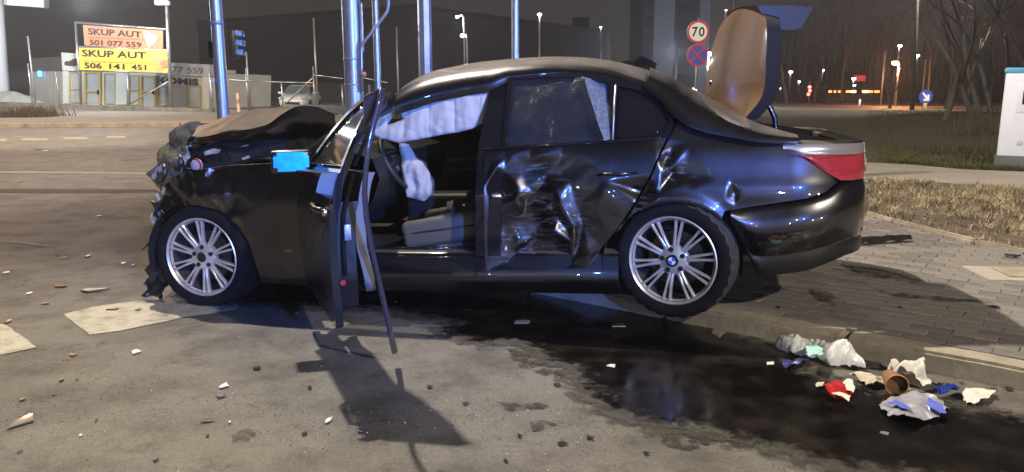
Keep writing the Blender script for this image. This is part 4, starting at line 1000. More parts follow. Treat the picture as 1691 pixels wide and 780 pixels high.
blades('dry_grass',70000,fverge,.075,.006,GDRY,1.3)
def fleaf():
    y=random.uniform(5.2,10.8); x=random.uniform(2.8,9)
    return (x,y,.10) if inpoly((x,y),vg) and random.random()<.5-nv(x,y,2,2.6) else None
blades('leaf_litter',9000,fleaf,.015,.016,mat('dead_leaves',(.13,.095,.085),.8,col2=(.30,.23,.19),vs=18),1.5)
def flawn():
    a=random.uniform(.3,1); b=random.random()**2.0; p=lawnf(a,b)
    if random.random()>.6+nv(p.x,p.y,3,.5): return None
    return (p.x,p.y,p.z-.01)
blades('lawn_grass',26000,flawn,.10,.012,GGRN,.9)
# dark spill under and beside the car
def wet():
    m=bpy.data.materials.new('spilled_oil_and_coolant'); m.use_nodes=True; n=m.node_tree.nodes; l=m.node_tree.links; p=n['Principled BSDF']
    t=n.new('ShaderNodeTexCoord'); z=n.new('ShaderNodeTexNoise'); z.inputs['Scale'].default_value=5; z.inputs['Detail'].default_value=6; l.new(t.outputs['Object'],z.inputs['Vector'])
    c=n.new('ShaderNodeValToRGB'); c.color_ramp.elements[0].color=(.004,.0035,.003,1); c.color_ramp.elements[1].color=(.016,.011,.008,1); c.color_ramp.elements[0].position=.45; c.color_ramp.elements[1].position=.75
    l.new(z.outputs['Fac'],c.inputs['Fac']); l.new(c.outputs['Color'],p.inputs['Base Color'])
    r=n.new('ShaderNodeMapRange'); r.inputs['From Min'].default_value=.35; r.inputs['From Max'].default_value=.7; r.inputs['To Min'].default_value=.05; r.inputs['To Max'].default_value=.34; l.new(z.outputs['Fac'],r.inputs['Value']); l.new(r.outputs['Result'],p.inputs['Roughness'])
    z2=n.new('ShaderNodeTexNoise'); z2.inputs['Scale'].default_value=60; z2.inputs['Detail'].default_value=3; l.new(t.outputs['Object'],z2.inputs['Vector'])
    b=n.new('ShaderNodeBump'); b.inputs['Strength'].default_value=.12; b.inputs['Distance'].default_value=.004; l.new(z2.outputs['Fac'],b.inputs['Height']); l.new(b.outputs['Normal'],p.inputs['Normal'])
    p.inputs['Specular IOR Level'].default_value=.6
    return m
WET=wet(); DAMP=mat('damp_asphalt',(.030,.027,.024),.45,col2=(.075,.07,.064),vs=14,det=8,thr=(.35,.62),bump=.5,bs=90)
def ragged(px,z,rag,step=.03,fr=7):
    pts=[G(*q) for q in px]; out=[]
    for i,a in enumerate(pts):
        b=pts[(i+1)%len(pts)]; k=max(1,int((b-a).length/step))
        for j in range(k):
            p=a.lerp(b,j/k); f=1
            out.append(Vector((p.x+rag*f*(nv(p.x,p.y,3,fr)+.6*nv(p.x,p.y,5,fr*3)),p.y+rag*f*(nv(p.x,p.y,8,fr)+.6*nv(p.x,p.y,2,fr*3)),z)))
    return out
SPILL=[(300,486),(420,492),(560,500),(650,502),(700,513),(760,522),(790,535),(760,549),(800,556),(850,552),(900,562),(935,585),(985,602),(1015,640),(1040,665),(1090,682),(1150,684),(1200,698),(1260,708),(1330,728),(1400,748),(1480,756),(1560,768),(1640,778),(1720,786),(1720,708),(1640,702),(1570,690),(1500,672),(1440,664),(1400,650),(1340,640),(1290,618),(1262,600),(1240,585),(1195,568),(1140,552),(1080,540),(1010,520),(950,500),(900,488),(700,470),(300,462)]
def soak(m,soft,amp):
    """coverage thins out toward the rim of the sheet, broken by noise"""
    n=m.node_tree.nodes; l=m.node_tree.links; p=n['Principled BSDF']; out=n['Material Output']
    at=n.new('ShaderNodeAttribute'); at.attribute_name='rim'
    t=n.new('ShaderNodeTexCoord'); z=n.new('ShaderNodeTexNoise'); z.inputs['Scale'].default_value=13; z.inputs['Detail'].default_value=9; z.inputs['Roughness'].default_value=.75; l.new(t.outputs['Object'],z.inputs['Vector'])
    a=n.new('ShaderNodeMath'); a.operation='MULTIPLY_ADD'; a.inputs[1].default_value=amp; l.new(z.outputs['Fac'],a.inputs[0]); l.new(at.outputs['Fac'],a.inputs[2])
    r=n.new('ShaderNodeMapRange'); r.inputs['From Min'].default_value=amp*.52; r.inputs['From Max'].default_value=amp*.52+soft; l.new(a.outputs[0],r.inputs['Value'])
    tr=n.new('ShaderNodeBsdfTransparent'); mx=n.new('ShaderNodeMixShader'); l.new(r.outputs['Result'],mx.inputs[0]); l.new(tr.outputs[0],mx.inputs[1]); l.new(p.outputs[0],mx.inputs[2]); l.new(mx.outputs[0],out.inputs['Surface'])
    return m
soak(WET,.11,.50); soak(DAMP,.10,.50)
def soaked(name,px,z,grow,m,par=None,step=.05):
    pts=[G(*q) for q in px]; n=len(pts); c=sum(pts,Vector())/n
    lp=[(q.x,q.y) for q in pts]; ar=sum(lp[i][0]*lp[(i+1)%n][1]-lp[(i+1)%n][0]*lp[i][1] for i in range(n)); sg_=1 if ar>0 else -1
    out=[]
    for i,q in enumerate(lp):
        a=lp[i-1]; b=lp[(i+1)%n]; tx,ty=b[0]-a[0],b[1]-a[1]; L_=math.hypot(tx,ty); out.append((q[0]+sg_*ty/L_*grow,q[1]-sg_*tx/L_*grow))
    bm=fill2d([out],step); la=bm.verts.layers.float.new('rim')
    for v in bm.verts:
        v[la]=min(.30,pl((v.co.x,v.co.y),out+[out[0]])); v.co.z=z
    return obj(name,bm,m,par)
pud=soaked('oil_spill',SPILL,.0085,.16,WET); tag(pud,'long black oil and coolant spill running from under the car along the kerb','spill')
soaked('damp_margin',SPILL,.0065,.26,DAMP,pud)
DAMPB=broken_up(mat('broken_damp_stain',(.028,.025,.022),.5,var=.4,vs=30,bump=.4,bs=90),13,.42,.60)
def stain(px,name='oil_stain',lab='',m=DAMPB,z=.0045,rag=.05):
    bm=bmesh.new(); poly_sheet(bm,ragged(px,z,rag,.02,11)); return tag(obj(name,bm,m),lab,'stain')
stain([(840,570),(880,575),(920,585),(950,600),(940,625),(900,622),(860,605),(830,590)],lab='speckled damp stain beside the left end of the black spill')
stain([(1100,716),(1130,713),(1170,722),(1215,724),(1220,735),(1180,738),(1150,735),(1130,748),(1115,742)],lab='forked dark stain in front of the spill near the bottom edge')
stain([(868,697),(890,694),(915,702),(905,712),(880,712)],lab='small round dark stain between the door shadow and the spill',rag=.03)
stain([(380,722),(400,712),(420,715),(410,728),(388,732)],lab='gritty dark smudge left of the door shadow',rag=.03)
stain([(825,665),(850,668),(890,665),(905,672),(870,680),(835,678)],lab='faint elongated damp smear below the speckled stain',rag=.03)
stain([(1380,462),(1440,468),(1520,490),(1500,497),(1430,482)],lab='dark oily streak on the block paving behind the car',z=.112,rag=.03)
stain([(1335,505),(1360,508),(1395,530),(1370,536),(1340,520)],lab='dark oil patch on the paving beside the kerb',z=.112,rag=.03)
stain([(1440,505),(1470,512),(1560,520),(1640,530),(1560,528),(1480,522)],lab='thin dark streak on the paving right of the oil patch',z=.112,rag=.03)
# ================================================================ DEBRIS
DBLK=mat('broken_black_plastic',(.014,.014,.014),.4,var=.4,vs=30); DGRY=mat('broken_grey_plastic',(.16,.16,.15),.5,var=.3,vs=30)
DWHT=mat('broken_white_plastic',(.62,.62,.60),.4); DCLR=mat('broken_clear_plastic',(.34,.35,.34),.12,trans=.45,coat=.6); DSIL=mat('bright_metal_scrap',(.75,.75,.75),.18,1); DBRN=mat('dead_leaf_scrap',(.10,.07,.045),.8)
def shard(px,py,wpx,hpx,m,seed,zb=0,name='debris_fragment',h=None,ang=None):
    p=G(px,py,zb); dep=(p-Vector((0,0,CH))).length; w=wpx*dep/F*.46; d=hpx*dep/F*.5/max(.25,math.sin(math.atan((CH-zb)/p.y)))*.75
    rnd=random.Random(seed); n=rnd.randint(4,6); bm=bmesh.new(); h=h or min(.015,max(.003,.14*min(w,d)))
    top=[];bot=[]
    for j in range(n):
        a=2*math.pi*j/n+rnd.uniform(-.3,.3); k=rnd.uniform(.5,1.2)
        x,y=w*k*math.cos(a),d*k*math.sin(a); zt=h*rnd.uniform(.4,1.4)
        top.append(bm.verts.new((x*.92,y*.92,zt))); bot.append(bm.verts.new((x,y,max(.0,zt-.5*h)*.4)))
    c=bm.verts.new((w*rnd.uniform(-.3,.3),d*rnd.uniform(-.3,.3),h*rnd.uniform(.9,1.7)))
    for j in range(n):
        k=(j+1)%n; bm.faces.new((c,top[j],top[k])); bm.faces.new((top[j],bot[j],bot[k],top[k]))
    bm.faces.new(bot[::-1])
    o=obj(name,bm,m,smooth=25,loc=(p.x,p.y,zb+.007),rot=(0,0,rnd.uniform(-.3,.3) if ang is None else ang)); return o
FR=[ # px,py,w,h,material,label
(223,583,18,12,DWHT,'bright white shard on open asphalt between the two road markings'),
(369,640,16,16,DWHT,'white triangular shard above a clear plastic sliver, left of the door shadow'),
(366,656,24,10,DCLR,'clear plastic sliver just below the white triangular shard'),
(342,697,28,9,DBLK,'long dark bar shaped scrap below the clear sliver'),
(34,700,34,28,DCLR,'large clear lens fragment near the left edge of the picture'),
(424,610,14,8,DBLK,'small black chip with a pale edge near the mirror shadow'),
(120,588,16,6,DBLK,'flat black flake below the road marking edge'),
(101,630,9,9,DBLK,'small black lump left of centre of the bare asphalt'),
(128,629,9,5,DBLK,'thin black chip right of the small black lump'),
(37,662,12,8,DBLK,'dark crumb just above the large lens fragment'),
(88,654,7,5,DBLK,'tiny dark crumb right of the large lens fragment'),
(160,696,6,5,DBRN,'tiny brown crumb below the flat black flake'),
(257,762,13,10,DBLK,'black angular lump at the bottom edge left of the door shadow'),
(34,747,8,7,DBLK,'black crumb in the bottom left corner'),
(343,721,9,7,DBLK,'black crumb under the long bar shaped scrap'),
(543,697,14,12,DWHT,'crumpled white scrap left of the tip of the door shadow'),
(503,719,10,9,DBLK,'dark crumb below left of the crumpled white scrap'),
(596,715,20,7,DBLK,'narrow black strip inside the edge of the door shadow'),
(512,642,8,8,DBLK,'dark round crumb left of the door shadow'),
(709,641,14,7,DBLK,'flat dark chip right of the door shadow'),
(768,669,14,6,DBLK,'thin dark chip on the pale asphalt below the spill'),
(927,735,24,9,DBLK,'long black sliver near the bottom edge under the spill'),
(973,725,15,9,DBLK,'black scrap right of the long black sliver'),
(858,722,10,9,DBLK,'dark crumb left of the long black sliver'),
(835,764,9,8,DBLK,'black crumb at the bottom edge below the spill'),
(1066,751,16,8,DBLK,'flat black chip under the forked stain'),
(920,638,14,6,DBLK,'dark chip beside the speckled damp stain'),
(1010,607,20,12,DWHT,'off white oval shard at the left tip of the wide spill'),
(1016,657,14,8,DSIL,'shiny metal scrap where the spill meets dry asphalt'),
(1000,654,26,6,DBLK,'black strip beside the shiny metal scrap'),
(1186,551,26,24,DCLR,'pale rounded plastic piece standing at the kerb foot behind the rear wheel'),
(1021,540,30,8,DSIL,'shiny blue lit metal strip lying on the spill under the sill'),
(772,512,26,9,DSIL,'bright twisted metal clip under the open doorway'),
(830,546,6,9,DSIL,'small glinting sliver on the wet patch below the rear door'),
(862,534,30,10,DGRY,'grey plastic strip on the wet patch below the rear door'),
(186,512,22,6,DBLK,'slim black shard lying on the yellowed road marking'),
(228,513,13,6,DBLK,'small black shard at the right on the yellowed road marking'),
(146,424,14,9,DBLK,'black curled scrap on the road left of the front wheel'),
(98,474,28,9,DBLK,'broad black scrap left of the front wheel'),
(150,482,60,9,DBLK,'long dark bumper strip lying left of the flat front tyre'),
(12,452,18,6,DWHT,'pale sliver on the road at the left edge'),
(48,486,9,5,DWHT,'small pale chip left of the road marking'),
(76,503,12,5,DBLK,'small black flake above the road marking'),
(221,440,10,9,DBLK,'black lump close to the torn front bumper'),
(204,436,14,4,DWHT,'thin pale sliver beside the torn front bumper'),
(106,428,10,5,DBLK,'dark flake on the road beyond the long bumper strip'),
(94,421,8,5,DBRN,'brown flake on the road beyond the long bumper strip'),
(14,532,9,8,DBLK,'black crumb above the left road marking'),
(163,358,10,5,DBLK,'dark chip on the far lane left of the car'),
(174,294,10,5,DBRN,'brownish chip on the far lane near the dark band'),
(33,302,12,4,DBLK,'flat dark chip on the far lane at the left'),
(62,247,14,6,DGRY,'grey scrap between the lane dashes and the car'),
(76,250,10,5,DWHT,'pale scrap between the lane dashes and the car'),
(380,700,5,5,DWHT,'pale stone chip left of the gritty smudge'),
(133,722,6,5,DWHT,'pale stone chip near the lower left corner'),
(475,490,6,5,DSIL,'tiny glinting chip beside the front wing'),
(490,520,6,5,DWHT,'tiny white chip in the shade of the front wing'),
(655,500,5,4,DSIL,'tiny glinting chip near the hanging strip'),
(1272,603,22,8,DWHT,'white elongated scrap left of the clear plastic bag'),
(1395,590,7,6,DBLK,'dark crumb by the clear plastic bag'),
(1352,620,24,10,DBLK,'black flake below the clear plastic bag'),
(1385,627,18,8,DBLK,'black flake right below the clear plastic bag'),
(1418,608,60,12,DBLK,'flat black plastic plate beneath the right end of the bag'),
(1466,605,24,9,DCLR,'clear sliver at the right end of the flat black plate'),
(1418,622,12,7,DSIL,'glinting scrap between the bag and the white tissue'),
(1553,637,14,5,DBLK,'dark leaf like scrap right of the white tissues'),
(1588,634,14,5,DBRN,'orange brown leaf by the kerb foot'),
(1639,643,18,5,DBRN,'long brown leaf at the kerb foot on the right'),
(1667,645,16,8,DBLK,'black lump at the kerb foot near the right edge'),
(1627,687,24,4,DBLK,'thin dark twig below the pale crumpled sheet'),
(1590,694,18,5,DBLK,'dark flat leaf at the spill edge on the right'),
(1660,682,22,7,DBRN,'brown damp leaf near the right edge'),
(1638,679,8,5,DBRN,'small brown leaf left of the damp leaf'),
(1460,719,18,8,DCLR,'glassy scrap floating in the spill below the printed packet'),
(1488,508,9,6,DCLR,'glinting glass crumb on the paving streak'),
(1640,508,16,7,DBLK,'black clip at the end of the paving streak'),
(1668,424,26,8,DBLK,'black strip by the lawn edging at the right'),
(1285,509,6,5,DBLK,'black crumb on the paving by the kerb'),
(1336,452,5,4,DCLR,'glass crumb on the paving under the bumper corner'),
(1478,452,7,4,DCLR,'glass crumb where sunlit and shaded paving meet'),
(1298,478,5,4,DCLR,'glass crumb on the paving beside the rear wheel'),
]
for i,(px,py,w_,h_,m,lab) in enumerate(FR):
    pv=(py<0); zb=0
    P0=G(px,py,.1)
    if (P0-KA).dot(KN)>.02 and px>1195: zb=.108
    lab=lab.replace('sunlit','lit')
    o=shard(px,py,w_,h_,m,100+i,zb); tag(o,lab,'debris','crash debris scattered on the ground')
# scatter of glass crumbs and grit nobody could count
vs=[];fs=[];mi=[]
rg=random.Random(5)
for _ in range(6000):
    px,py=rg.uniform(-40,1730),rg.triangular(460,800,690)
    p=G(px,py,.0)
    if (p-KA).dot(KN)>-.02: 
        p=G(px,py,.105); 
        if (p-KA).dot(KN)<.2: continue
    if rg.random()>.45+nv(p.x,p.y,1,2.2)*1.4: continue
    r=rg.uniform(.001,.0036); i=len(vs); a=rg.uniform(0,6.28)
    zb=p.z+.004
    for k in range(3): vs.append((p.x+r*math.cos(a+k*2.09),p.y+r*math.sin(a+k*2.09),zb))
    vs.append((p.x+r*rg.uniform(-.5,.5),p.y+r*rg.uniform(-.5,.5),zb+r*1.3)); q=0 if rg.random()<.62 else (1 if rg.random()<.85 else 2)
    for f in ((0,1,3),(1,2,3),(2,0,3)): fs.append(tuple(i+k for k in f)); mi.append(q)
me=bpy.data.meshes.new('grit'); me.from_pydata(vs,[],fs)
for m in (DBLK,DCLR,DWHT): me.materials.append(m)
me.polygons.foreach_set('material_index',mi); tag(mesh_obj('glass_grit',me),kind='stuff')
# litter by the kerb
def film():
    m=bpy.data.materials.new('clear_plastic_film'); m.use_nodes=True; n=m.node_tree.nodes; l=m.node_tree.links; out=n['Material Output']; p=n['Principled BSDF']
    p.inputs['Base Color'].default_value=(.85,.86,.88,1); p.inputs['Roughness'].default_value=.10; p.inputs['Coat Weight'].default_value=.8
    tr=n.new('ShaderNodeBsdfTransparent'); mx=n.new('ShaderNodeMixShader'); mx.inputs[0].default_value=.86; l.new(tr.outputs[0],mx.inputs[1]); l.new(p.outputs[0],mx.inputs[2]); l.new(mx.outputs[0],out.inputs['Surface'])
    return m
FILM=film(); PAPER=mat('white_paper',(.60,.575,.53),.8,var=.05,vs=12); PAPER2=mat('yellowed_paper',(.46,.42,.32),.8,var=.08,vs=12); BLUP=mat('blue_print',(.10,.13,.55),.5); MINT=mat('mint_label',(.35,.62,.58),.5)
def crump(name,outline,zb,h,m,seed,lab,cat,fr=14,step=.012,par=None,thick=.0,rim=.25,soft=False):
    pts=[G(px,py,zb) for px,py in outline]; ts=[-(p-KA).dot(KN) for p in pts]; t0,t1=min(ts),max(ts)
    if t0<.03 and not par:      # it lies in front of the kerb and leans on it
        pts=[p-KN*((.03+(t-t0)*(t1-.03)/(t1-t0))-t) for p,t in zip(pts,ts)]
    c2=[(p.x,p.y) for p in pts]
    bm=fill2d([c2],step)
    for v in bm.verts:
        x,y=v.co.x,v.co.y; q=pl((x,y),c2+[c2[0]])
        e=min(1,q/.06); k=.35+.65*math.sqrt(e)
        if soft:
            v.co=Vector((x,y,zb+.012+h*(.62*math.sqrt(e)*(.8+.5*nv(x,y,seed,9))+.16*abs(nv(x,y,seed+2,24))+.07*abs(nv(x,y,seed+5,55))))); continue
        v.co=Vector((x+.01*nv(x,y,seed,30),y+.01*nv(x,y,seed+3,30),zb+.008+h*(.10+.75*abs(nv(x,y,seed,fr*.55))+.30*abs(nv(x,y,seed+4,fr*1.3))+.12*e)))
    if thick: solid(bm,thick)
    o=obj(name,bm,m,par,50)
    if lab: tag(o,lab,cat)
    return o
bag=crump('plastic_bag',[(1300,565),(1308,552),(1322,546),(1336,549),(1350,543),(1363,545),(1378,552),(1392,556),(1408,560),(1424,568),(1438,584),(1443,596),(1440,603),(1420,602),(1398,605),(1372,609),(1366,598),(1354,590),(1336,586),(1316,582)],0,.17,FILM,4,'clear crumpled plastic bag lying against the kerb face','plastic bag',11,.008,soft=True)
crump('label',[(1330,580),(1344,576),(1356,580),(1358,592),(1346,598),(1334,594)],.07,.05,MINT,6,None,None,14,.012,bag)
crump('paper_tissue',[(1484,596),(1500,600),(1514,591),(1524,606),(1533,620),(1526,630),(1537,644),(1522,648),(1510,636),(1494,634),(1470,624),(1478,612)],0,.17,PAPER,12,'crumpled white paper tissues heaped behind the brown paper cup','paper tissue',16,.012,thick=.002)
crump('paper_scrap',[(1402,628),(1420,624),(1438,627),(1456,634),(1471,642),(1452,644),(1430,645),(1420,637)],0,.09,PAPER2,15,'flat torn cream paper scrap left of the paper cup','paper',16,.012,thick=.002)
crump('paper_sheet',[(1588,662),(1604,648),(1624,650),(1646,652),(1636,662),(1616,671),(1594,673)],0,.05,PAPER,21,'pale crumpled sheet lying flat near the right edge','paper',16,.012,thick=.002)
PACK=mat('white_foil_packet',(.40,.40,.46),.35,.3,.3,var=.06,vs=12)
pk=crump('printed_packet',[(1448,678),(1466,670),(1490,664),(1530,660),(1552,672),(1566,688),(1548,698),(1520,704),(1496,710),(1472,698)],0,.07,PACK,27,'white foil packet with blue printed band at the spill edge','packet',12,.012,thick=.002)
crump('print_band',[(1466,671),(1480,667),(1506,684),(1504,688)],.030,.05,BLUP,27,None,None,12,.012,pk)
crump('print_panel',[(1530,663),(1548,674),(1562,688),(1550,690),(1530,678)],.030,.05,BLUP,27,None,None,12,.012,pk)
rp=crump('red_wrapper',[(1358,644),(1378,640),(1398,643),(1410,650),(1404,662),(1380,666),(1362,658)],0,.07,mat('red_plastic',(.40,.015,.02),.3,coat=.3),31,'torn red and white wrapper on the spill left of the cup','wrapper',16,.012,thick=.002)
crump('white_flap',[(1392,638),(1404,634),(1412,645),(1408,656),(1398,650)],.02,.05,PAPER,33,None,None,14,.012,rp); crump('white_tail',[(1372,654),(1384,652),(1404,664),(1400,669),(1382,662)],.02,.04,PAPER,35,None,None,14,.012,rp)
crump('foil_scrap',[(1345,642),(1352,637),(1360,642),(1356,648)],0,.05,PAPER2,37,'small cream scrap left of the red wrapper','paper',14,.012)
bw=crump('blue_wrapper',[(1540,655),(1556,650),(1572,646),(1584,652),(1572,660),(1556,661)],0,.08,mat('blue_foil',(.03,.06,.35),.25,.4,.4),41,'small crumpled blue wrapper right of the paper cup','wrapper',18,.01,thick=.002)
crump('blue_wrapper',[(1292,606),(1310,601),(1334,598),(1338,604),(1316,610),(1296,613)],0,.05,mat('dark_blue_plastic',(.03,.035,.16),.3,0,.4),43,'flat dark blue plastic strip left of the clear bag','wrapper',18,.01,thick=.002)
pcup=G(1502,663,.0); cup=empty('paper_cup',(pcup.x-.03,pcup.y+.06,.050),(0,0,0)); tag(cup,'brown paper coffee cup lying on its side with its mouth toward us','cup')
CUPM=mat('brown_card',(.24,.12,.05),.7,var=.2,vs=20); CUPI=mat('cup_inside',(.13,.075,.035),.7); CUPO=mat('orange_rim',(.55,.24,.07),.6)
CMx=Matrix.Rotation(R(-10),4,'Z')
bm=bmesh.new(); lathe(bm,[(.001,.115),(.032,.115),(.047,.0)],32,M=CMx); obj('cup_wall',bm,CUPM,cup,40)
bm=bmesh.new(); lathe(bm,[(.044,.001),(.041,.02),(.038,.03),(.001,.032)],32,M=CMx); obj('cup_inside',bm,CUPI,cup,40)
bm=bmesh.new(); tube(bm,[CMx@Vector((.047*math.cos(a),0,.047*math.sin(a))) for a in [2*math.pi*k/32 for k in range(33)]],.0028,6,False); obj('cup_rim',bm,CUPO,cup,True)
# bumper under-tray lying behind the car
a,b=G(1404,405,.11),G(1502,398,.11)
bm=bmesh.new()
def tray(u,v):
    p=a.lerp(b,u); w=.05*(1-.25*u); return Vector((p.x+.012*nv(u*5,v,1),p.y+(v-.5)*w*2,p.z+.02+.045*math.sin(math.pi*v)*(1-.3*u)+.012*nv(u*7,v*2,4)))
grid(bm,tray,26,8); solid(bm,.006); tag(obj('bumper_strip',bm,DBLK,smooth=40),'long black plastic bumper strip lying on the paving behind the car','debris')
# ================================================================ STREET FURNITURE NEAR THE CAR
def pole(name,px,Y,r0,r1,top,lab,grp=None,mat_=None,pytop=0,n=16,lean=0,base=.08,cat='pole'):
    p=D(px,75,Y); o=empty(name,(p.x,Y,base)); tag(o,lab,cat,grp)
    bm=bmesh.new(); tube(bm,[(0,0,0),(0,0,.9),(lean*.5,0,top*.5),(lean,0,top)],[r0,r0*.98,(r0+r1)/2,r1],n); obj('shaft',bm,mat_ or GALV,o,40)
    bm=bmesh.new(); rbox(bm,(0,0,.01),(r0*3.4,r0*3.4,.02),.004); obj('base_plate',bm,mat_ or GALV,o,40)
    return o
mast=pole('signal_mast',582,8.6,.104,.095,6.2,'thick galvanised mast with strap bands, directly left of the conduit pipe',cat='pole')
for py in (98,140):
    z=D(582,py,8.6).z-.08; bm=bmesh.new(); lathe(bm,[(.103,z-.008),(.106,z-.008),(.106,z+.008),(.103,z+.008)],24,'Z'); obj('strap_band',bm,GALVT,mast,True)
bm=bmesh.new(); tube(bm,[D(px,py,8.5)-Vector(mast.location) for px,py in ((598,152),(597,110),(596.5,82),(598,74),(604,66),(634,28),(640,19),(641.5,8),(642,-60))],.0155,10); obj('conduit',bm,GALV,mast,True)
bm=bmesh.new(); a=D(596,5,8.55)-Vector(mast.location); b=D(598,86,8.55)-Vector(mast.location); rbox(bm,((a.x+b.x)/2,a.y,(a.z+b.z)/2),(.035,.03,abs(a.z-b.z)),.004); obj('cable_duct',bm,GALV,mast,40)
bm=bmesh.new(); p=D(601,123,8.5)-Vector(mast.location); bmesh.ops.create_icosphere(bm,subdivisions=2,radius=.03,matrix=Matrix.Translation(p)); obj('push_button',bm,mat('orange_plastic',(.5,.25,.10),.5),mast,True)
pole('slim_pole',622,9.6,.040,.036,6.5,'slim steel pole just right of the thick mast, behind the bent conduit')
pole('octagonal_pole',702,7.6,.068,.060,6.0,'eight sided pale steel pole rising behind the windscreen end of the roof',n=8)
pole('slim_pole',851,9.2,.042,.040,6.5,'slim blue lit steel pole rising behind the middle of the roof')
lp_=pole('street_lamp',361,8.15,.064,.050,9.9,'tall slim street lamp column with a grey box, behind the bonnet',cat='street lamp')
p0=Vector(lp_.location)
bm=bmesh.new(); rbox(bm,(KEY[0]-p0.x,KEY[1]-p0.y+.05,10.02-.08),(.30,.62,.09),.03); obj('lamp_head',bm,GALVT,lp_,40)
bm=bmesh.new(); z=D(360,38,8.15).z-.08; lathe(bm,[(.062,z-.02),(.068,z-.02),(.068,z+.02),(.062,z+.02)],20,'Z'); obj('clamp',bm,GALVT,lp_,True)
q0=D(342,8,8.25)-p0; q1=D(353,50,8.25)-p0; bm=bmesh.new(); rbox(bm,((q0.x+q1.x)/2,.1,(q0.z+q1.z)/2),(abs(q1.x-q0.x),.05,abs(q0.z-q1.z)),.008); obj('sign_back',bm,mat('grey_back_plate',(.20,.20,.21),.5,.4),lp_,40)
q0=D(344,68,8.25)-p0; q1=D(357,96,8.25)-p0; bm=bmesh.new(); rbox(bm,((q0.x+q1.x)/2,.1,(q0.z+q1.z)/2),(abs(q1.x-q0.x),.08,abs(q0.z-q1.z)),.015); obj('control_box',bm,BLACKT,lp_,40)
q0=D(353,133,8.1)-p0; bm=bmesh.new(); rbox(bm,(q0.x,-.07,q0.z),(.035,.03,.05),.006); obj('push_button',bm,mat('pale_plastic',(.6,.5,.45),.5),lp_,40)
# signal head beyond it
YS=21; sp_=D(368,150,YS); sg=empty('traffic_signal',(sp_.x,YS,.02)); tag(sg,'black three lamp traffic signal seen from the side, right of the lamp column','traffic signal')
bm=bmesh.new(); tube(bm,[(0,0,0),(0,0,3.3)],.05,12); obj('post',bm,GALVT,sg,True)
c0=D(386,50,YS)-Vector(sg.location); c1=D(386,97,YS)-Vector(sg.location); hh=c0.z-c1.z
bm=bmesh.new(); rbox(bm,(c0.x-.04,0,(c0.z+c1.z)/2),(.18,.30,hh),.03); obj('signal_head',bm,BLACKT,sg,40)
bm=bmesh.new(); tube(bm,[(0,0,c1.z+.1),(c0.x,0,c1.z+.1)],.02,6); tube(bm,[(0,0,c0.z-.1),(c0.x,0,c0.z-.1)],.02,6); tag(obj('bracket',bm,BLACKT,sg,True),kind='stuff')
for k in range(3):
    z=c0.z-hh*(.17+.33*k); bm=bmesh.new()
    def vis(a,b): an=math.pi*(1.15*a-.075); return Vector((c0.x+.05+.19*b,.125*math.cos(an),z+.125*math.sin(an)-.02*b))
    grid(bm,vis,14,3); solid(bm,.008); obj('visor',bm,mat('visor_%s'%'abc'[k],(.10,.22,.62),.3),sg,True)  # blue beacon light tinted into the visors' colour
# 70 and no-stopping signs
YR=22; REDE=mat('red_sign_enamel',(.60,.025,.045),.4); WHE=mat('white_sign_enamel',(.86,.86,.88),.45); BLE=mat('blue_sign_enamel',(.045,.085,.48),.4); INK=mat('black_print',(.012,.012,.014),.6)
spz=D(1152.5,70,YR); so=empty('sign_post',(spz.x,YR,.1)); tag(so,'thin grey post carrying the two round road signs','post')
bm=bmesh.new(); tube(bm,[(0,.05,0),(0,.05,D(1153,30,YR).z-.1)],.03,10); obj('post_tube',bm,GALVT,so,True)
def text_mesh(s,ext=.0,bold=0.0):
    cu=bpy.data.curves.new('lettering','FONT'); cu.body=s; cu.offset=bold; cu.resolution_u=3
    o=bpy.data.objects.new('lettering',cu); COL.objects.link(o); bpy.context.view_layer.update()
    me=bpy.data.meshes.new_from_object(o.evaluated_get(bpy.context.evaluated_depsgraph_get())); bpy.data.objects.remove(o); me.materials.clear(); return me
def text_fit(s,corner,name='lettering',m=None,parent=None,bold=.0):
    """fit the text's box to four corner points TL TR BR BL"""
    me=text_mesh(s,0,bold); xs=[v.co.x for v in me.vertices]; ys=[v.co.y for v in me.vertices]; x0,x1,y0,y1=min(xs),max(xs),min(ys),max(ys)
    TL,TR,BR,BL=[Vector(c) for c in corner]
    for v in me.vertices:
        u=(v.co.x-x0)/(x1-x0); w=(v.co.y-y0)/(y1-y0); v.co=(BL.lerp(BR,u)).lerp(TL.lerp(TR,u),w)
    o=mesh_obj(name,me,m,parent)
    if len(s)>1: o['kind']='stuff'
    return o
def rsign(px,py,r,lab,kind):
    c=D(px,py,YR); rr=r*(c-Vector((0,0,CH))).length/F; o=empty('road_sign',c); tag(o,lab,'road sign')
    bm=bmesh.new(); lathe(bm,[(.001,.015),(rr,.015),(rr,.0),(rr-.01,-.004)],40); obj('sign_plate',bm,GALVT,o,30)
    bm=bmesh.new(); lathe(bm,[(rr*.98,-.005),(rr*(.80 if kind=='70' else .84),-.006)],48); obj('red_ring',bm,REDE,o)
    bm=bmesh.new(); disc(bm,(0,-.004,0),rr*.83,48); obj('sign_face',bm,WHE if kind=='70' else BLE,o)
    if kind=='70':
        h=rr*.42
        for ch,x0,x1 in (('7',-.55,-.04),('0',.05,.56)): text_fit(ch,((rr*x0,-.008,h),(rr*x1,-.008,h*1.06),(rr*x1,-.008,-h*.98),(rr*x0,-.008,-h)),'numeral',INK,o,.02)
    else:
        for s in (1,-1):
            bm=bmesh.new(); w=rr*.075; l=rr*.84; M=Matrix.Rotation(R(45*s),4,'Y'); y=-.009-.003*(s+1)
            bm.faces.new([bm.verts.new(M@Vector(q)) for q in ((-l,y,-w),(l,y,-w),(l,y,w),(-l,y,w))]); obj('red_bar',bm,REDE,o)
    return o
rsign(1153,53,17.5,'round speed limit sign reading 70, black on white with red rim','70')
